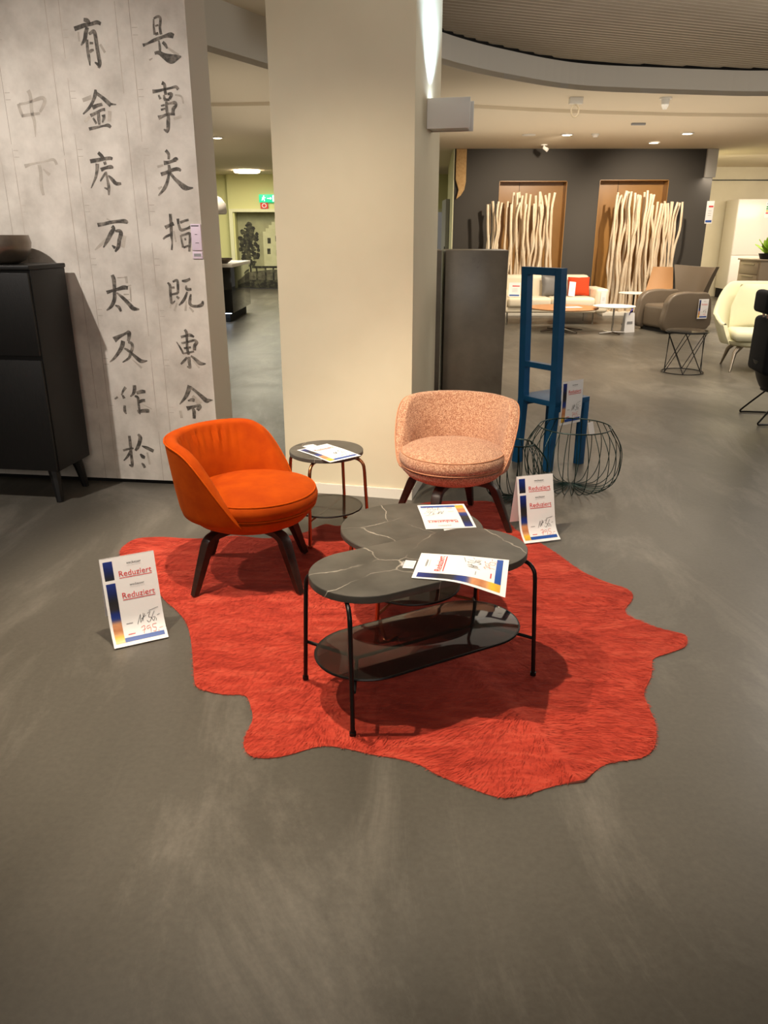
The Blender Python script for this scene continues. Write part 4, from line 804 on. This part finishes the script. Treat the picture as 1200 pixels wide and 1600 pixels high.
mb.build('shell', M['cream'], t, 60); MB().lathe([(0, .27), (.33, .27), (.40, .30), (.41, .33), (.36, .345), (0, .345)], 48).build('seat_base', M['cream'], t)
MB().box((-.35, -.40, .345), (.35, .22, .455), bev=.05, seg=4).build('seat_cushion', M['cream'], t)
mb = MB()
def bc(u, v, sg): x, z = (u - .5) * 2, (v - .5) * 2; e = max(0, (1 - x * x) * (1 - z * z)) ** .4; tf = 1 - .25 * max(0, z); return Vector((x * .33 * tf, .28 + .10 * v - .10 * (1 - abs(x)) * 0 + sg * e * .06 - .12 * x * x, .68 + z * .25))
for sg in (-1, 1): mb.grid(lambda u, v: bc(u, v, sg), 17, 17)
mb.build('back_cushion', M['cream'], t, 60); MB().lathe([(0, 0), (.022, .004), (.024, .01), (0, .014)], 12, M=Matrix.Translation((0, .275, .72)) @ Matrix.Rotation(PI / 2, 4, 'X')).build('button', M['cream'], t)
for sx in (-1, 1):
    for y0, y1 in ((-.26, -.36), (.18, .28)): MB().tube([(sx * .24, y0 * .8, .275), (sx * .30, y0, .20), (sx * .34, y1, 0)], [.034, .024, .011], 10).build('leg', M['alu'], t)
# black swivel chair with headrest, cut by the frame
t = thing('recliner_chair', 'black felt reclining chair with headrest and wire sled base, at the right frame edge', 'armchair', (3.37, 6.42, 0), math.radians(82))
MB().box((-.17, .22, .88), (.17, .31, 1.06), bev=.035, seg=4).build('headrest', M['navy'], t)
MB().tube([(-.05, .24, .82), (-.05, .26, .92)], .010, 8).tube([(.05, .24, .82), (.05, .26, .92)], .010, 8).build('headrest_pin', M['chrome'], t)
MB().box((-.22, .16, .40), (.22, .27, .85), bev=.04, seg=4).build('backrest', M['navy'], t)
MB().box((-.24, -.30, .36), (.24, .16, .46), bev=.04, seg=4).build('seat_cushion', M['navy'], t)
mb = MB()
def sh(u, v, off):
    a = (u - .5) * 2 * 2.0; r = lerp(.20, .315, v ** .6) - off; return Vector((math.sin(a) * r, math.cos(a) * r * .95 - .02, lerp(.25, .50, v)))
mb.grid(lambda u, v: sh(u, v, 0), 33, 10); mb.grid(lambda u, v: sh(u, v, .02), 33, 10); mb.grid(lambda u, v: lerp(sh(u, 1, 0), sh(u, 1, .02), v), 33, 2); mb.lathe([(0, .245), (.19, .25), (.19, .262), (0, .262)], 24); mb.build('shell', M['dshell'], t, 60)
for sx in (-1, 1): MB().tube(catmull([(sx * .16, .05, .26), (sx * .24, .22, .06), (sx * .25, .25, .012), (sx * .25, .18, .010), (sx * .25, -.28, .010), (sx * .24, -.30, .03), (sx * .15, -.10, .26)], 4, False), .0075, 8).build('sled', M['steel'], t)
MB().tube([(-.25, .05, .012), (-.1, -.03, .012), (.1, -.03, .012), (.25, .05, .012)], .006, 8).build('sled_bar', M['steel'], t)

# ---------------------------------------------------------------- kitchen corner at the far right
t = thing('fridge_cabinet', 'tall white kitchen fridge cabinet against the beige wall', 'cabinet', (8.16, 19.05, 0), -.05)
MB().box((0, 0, .22), (.98, .75, 2.22), bev=.006).build('carcass', M['fridge'], t)
MB().box((.008, -.022, 1.0), (.97, 0, 2.21), bev=.004).build('door', M['fridge'], t); MB().box((.008, -.022, .225), (.97, 0, .985), bev=.004).build('door', M['fridge'], t)
MB().box((.22, -.06, .83), (.80, -.022, .86), bev=.008).build('handle', M['alu'], t); MB().box((.02, .03, 0), (.96, .72, .22)).build('plinth', M['black'], t)
mb = MB().box((.62, -.0265, 1.82), (.80, -.0225, 2.16), 0)
for k, m in enumerate((1, 2, 3, 4)): mb.box((.64, -.0275, 2.04 - k * .045), (.70 + .02 * k, -.0265, 2.07 - k * .045), m)
mb.box((.65, -.0275, 2.11), (.74, -.0265, 2.13), 5).build('energy_label', [M['sheet'], M['pgreen'], M['pgreen'], M['pyellow'], M['pred'], M['pblk']], t)
t = thing('oven_cabinet', 'white tall cabinet with black glass oven beside the fridge cabinet', 'cabinet', (9.16, 19.0, 0), -.05)
MB().box((0, 0, .1), (1.2, .75, 2.22), bev=.006).build('carcass', M['fridge'], t); MB().box((.10, -.02, 1.22), (1.1, 0, 1.75), bev=.004).build('oven_door', M['darkglass'], t); MB().box((.2, -.06, 1.80), (1.0, -.02, 1.82)).build('handle', M['alu'], t)
MB().box((.02, .05, 0), (1.18, .7, .1)).build('plinth', M['black'], t)
t = thing('kitchen_island', 'taupe kitchen island with drawers holding the lettuce pots', 'cabinet', (6.96, 14.9, 0), .0)
MB().box((0, 0, .06), (2.4, .9, 1.0), bev=.005).build('carcass', M['island'], t)
for k in range(4): dr = MB().box((-.018, .06, .10 + k * .22), (0, .84, .30 + k * .22), bev=.003).build('drawer', M['island'], t); MB().box((-.032, .2, .27 + k * .22), (-.018, .7, .285 + k * .22)).build('handle', M['alu'], dr)
MB().box((.05, .05, 0), (2.35, .85, .06)).build('plinth', M['black'], t); MB().box((-.03, -.03, 1.0), (2.43, .93, 1.03), bev=.004).build('worktop', M['island'], t)
t = thing('hanging_cooker_hood', 'slim grey beam hood hanging over the kitchen island', 'hood', (7.2, 14.9, 1.72), 0)
MB().box((0, 0, 0), (2.2, .35, .09), bev=.004).build('hood_body', M['alu'], t); MB().tube([(.9, .17, .09), (.9, .17, 1.238)], .02, 8).build('suspension_rod', M['alu'], t)
rl = random.Random(4)
def lettuce(label, loc, m, r):
    t = thing('potted_lettuce', label, 'plant', loc, 0, None)
    MB().lathe([(0, 0), (r * .55, 0), (r * .7, .10), (r * .62, .10), (0, .08)], 20).build('pot', M['soil'], t)
    mb = MB()
    for k in range(34):
        a = rl.uniform(0, 6.28); l = r * rl.uniform(.7, 1.25); el = rl.uniform(.15, 1.3); w_ = r * rl.uniform(.35, .6)
        def f(u, v, a=a, l=l, el=el, w_=w_, k=k):
            x = (u - .5) * w_ * math.sin(PI * min(1, v * .8 + .12)); rr_ = v * l * math.cos(el); z = .09 + v * l * math.sin(el) * 1.1 + .015 * math.sin(u * 14 + k) * v
            return Vector((math.cos(a) * rr_ - math.sin(a) * x, math.sin(a) * rr_ + math.cos(a) * x, z))
        mb.grid(f, 6, 5)
    mb.raw('leaves', m, t)
lettuce('green lettuce at the left end of the kitchen island', (7.18, 15.12, 1.031), M['lettuce'], .25)
lettuce('dark red lettuce beside the green lettuce on the island', (7.76, 15.08, 1.031), M['lettuce_r'], .24)
lettuce('green lettuce behind the red lettuce on the island', (7.50, 15.62, 1.031), M['lettuce'], .22)
card('price_sign', 'narrow price sign at the corner of the dark wall', 'sign', (6.185, 15.66, 1.66), (0, 0, -.3), .13, .40)

# ---------------------------------------------------------------- green room
t = thing('display_island', 'black gloss kitchen island with white top and light strip in the green room', 'cabinet', (-2.66, 13.95, 0), 0)
MB().box((-2.2, 0, .16), (0, 1.9, .93), bev=.004).build('carcass', M['darkglass'], t); MB().box((-2.24, -.04, .93), (.03, 1.94, .985), bev=.004).build('worktop', M['plinth'], t)
for k in range(3): MB().box((-.73 * (k + 1) + .01, -.012, .18), (-.73 * k - .01, 0, .92), bev=.002).build('door', M['darkglass'], t)
MB().box((-2.1, .10, 0), (-.08, 1.8, .16)).build('plinth', M['black'], t); MB().box((-2.15, .02, .148), (-.04, .06, .158)).build('light_strip', M['led'], t)
o = MB().lathe([(0, 0), (.08, 0), (.17, .06), (.175, .09), (.165, .09), (.15, .06), (0, .01)], 28).build('glass_bowl', M['bronze']); o.location = (-2.86, 14.3, .986); tag(o, 'small bowl on the island in the green room', 'bowl')
t = thing('pendant_lamp', 'white dome pendant lamp partly hidden by the calligraphy wall', 'lamp', (-3.00, 13.9, 1.79), 0)
MB().lathe([(.33, 0), (.35, .04), (.335, .16), (.26, .26), (.14, .31), (0, .32)], 40).lathe([(.325, .004), (.325, .14), (.25, .245), (0, .305)], 40).build('lamp_shade', M['bone'], t); MB().tube([(0, 0, .31), (0, 0, 1.168)], .006, 6).build('cord', M['bone'], t)
t = thing('exit_sign', 'lit green emergency exit sign on the green wall', 'sign', (-3.36, 22.27, 2.26), 0)
MB().box((0, 0, 0), (.42, .06, .20), bev=.004).build('sign_box', M['exitg'], t)
mb = MB(); mb.lathe([(0, -.0), (.018, 0)], 12, M=Matrix.Translation((.13, -.002, .155)) @ Matrix.Rotation(PI / 2, 4, 'X'))
for pts_ in ([(.13, .135), (.12, .09)], [(.12, .09), (.15, .055), (.14, .03)], [(.12, .09), (.09, .06), (.07, .06)], [(.13, .125), (.16, .11), (.175, .125)], [(.13, .125), (.10, .12), (.09, .095)], [(.22, .10), (.33, .10)], [(.30, .125), (.33, .10), (.30, .075)]):
    ribbon(mb, [(a_, b_, .018) for a_, b_ in pts_], lambda a_, b_: Vector((a_, -.002, b_)), 0, 2)
mb.box((.365, -.003, .02), (.40, 0, .18)); mb.raw('running_figure', M['exitw'], t)
t = thing('fire_sign', 'small red fire equipment sign below the exit sign', 'sign', (-3.33, 22.285, 2.105), 0)
MB().box((0, 0, 0), (.2, .01, .15)).build('sign_plate', M['pred'], t); mb = MB(); mb.tube([(.1 + .055 * math.cos(k * PI / 10), -.002, .075 + .05 * math.sin(k * PI / 10)) for k in range(20)], .013, 6, closed=True); mb.build('hose_symbol', M['sheet'], t)

# ---------------------------------------------------------------- ceiling fittings
def downlight(label, x, y, z, r=.075):
    t = thing('downlight', label, 'ceiling lamp', (x, y, z - .022), 0, None)
    MB().lathe([(r, .004), (r * 1.3, .004), (r * 1.35, .012), (r * 1.3, .0215), (r, .0215)], 32, closed=True).build('frame', M['bone'], t); MB().lathe([(0, .0), (r * .7, .003), (r, .012), (r, .018), (0, .018)], 28).build('lamp_disc', M['lamp'], t)
downlight('bright recessed downlight left of centre above the sofa', 2.89, 13.43, 2.96); downlight('recessed downlight nearest the dark wall, above the right poles', 4.64, 14.58, 2.96)
downlight('flat recessed downlight right of the other downlights', 4.73, 13.27, 2.96); downlight('recessed downlight seen beside the calligraphy wall edge', -2.72, 13.85, 2.96)
t = thing('ceiling_panel_light', 'large round ceiling lamp in the green room', 'ceiling lamp', (-3.42, 20.9, 2.90), 0)
MB().lathe([(0, 0), (.30, 0), (.32, .02), (.32, .0595), (0, .0595)], 40).build('lamp_disc', M['lamp'], t)
o = MB().box((0, 0, 0), (.20, .05, .03), bev=.008).build('emergency_strip', M['pgrey']); o.location = (3.51, 12.1, 2.93); tag(o, 'short slim strip on the ceiling between the downlights', 'ceiling fitting')
t = thing('ceiling_spotlight', 'white swivel spotlight on the ceiling ring, at the right', 'ceiling lamp', (3.33, 10.20, 3.0), 0)
MB().lathe([(0, -.0005), (.07, -.0005), (.07, -.02), (0, -.02)], 24).build('base_plate', M['bone'], t); MB().lathe([(0, -.13), (.022, -.128), (.04, -.09), (.05, -.02), (0, -.02)], 24).build('lamp_head', M['bone'], t)
t = thing('ceiling_hook', 'ceiling outlet with a coiled beige cable hanging from it', 'cable', (2.27, 10.2, 3.0), 0)
MB().box((-.08, -.04, -.07), (.08, .04, -.0005), bev=.006).build('outlet_box', M['bone'], t); MB().tube([(.0 + .045 * math.sin(k * PI / 9), .005 * k / 9, -.145 + .065 * math.cos(k * PI / 9)) for k in range(32)], .008, 6).build('cable_loop', M['cordg'], t)
o = MB().lathe([(0, 0), (.10, 0), (.11, .008), (.11, .0145), (0, .0145)], 32).build('ceiling_speaker', M['ceil2']); o.location = (2.30, 13.51, 2.945); tag(o, 'flat round speaker grille in the ceiling left of the downlights', 'speaker')
t = thing('smoke_detector', 'small smoke detector on the ceiling right of the bright downlight', 'detector', (3.33, 13.4, 2.96), 0)
MB().lathe([(0, -.0005), (.06, -.0005), (.06, -.02), (.05, -.02), (.035, -.05), (0, -.05)], 24).build('detector_body', M['bone'], t)
t = thing('ceiling_spotlight', 'unlit swivel spotlight just before the dark wall', 'ceiling lamp', (2.83, 14.98, 2.96), 0)
MB().lathe([(0, -.0005), (.06, -.0005), (.06, -.015), (0, -.015)], 20).build('base_plate', M['bone'], t); MB().tube([(0, 0, -.015), (0, 0, -.05), (.06, -.04, -.09)], [.012, .03, .035], 12).build('lamp_head', M['bone'], t)
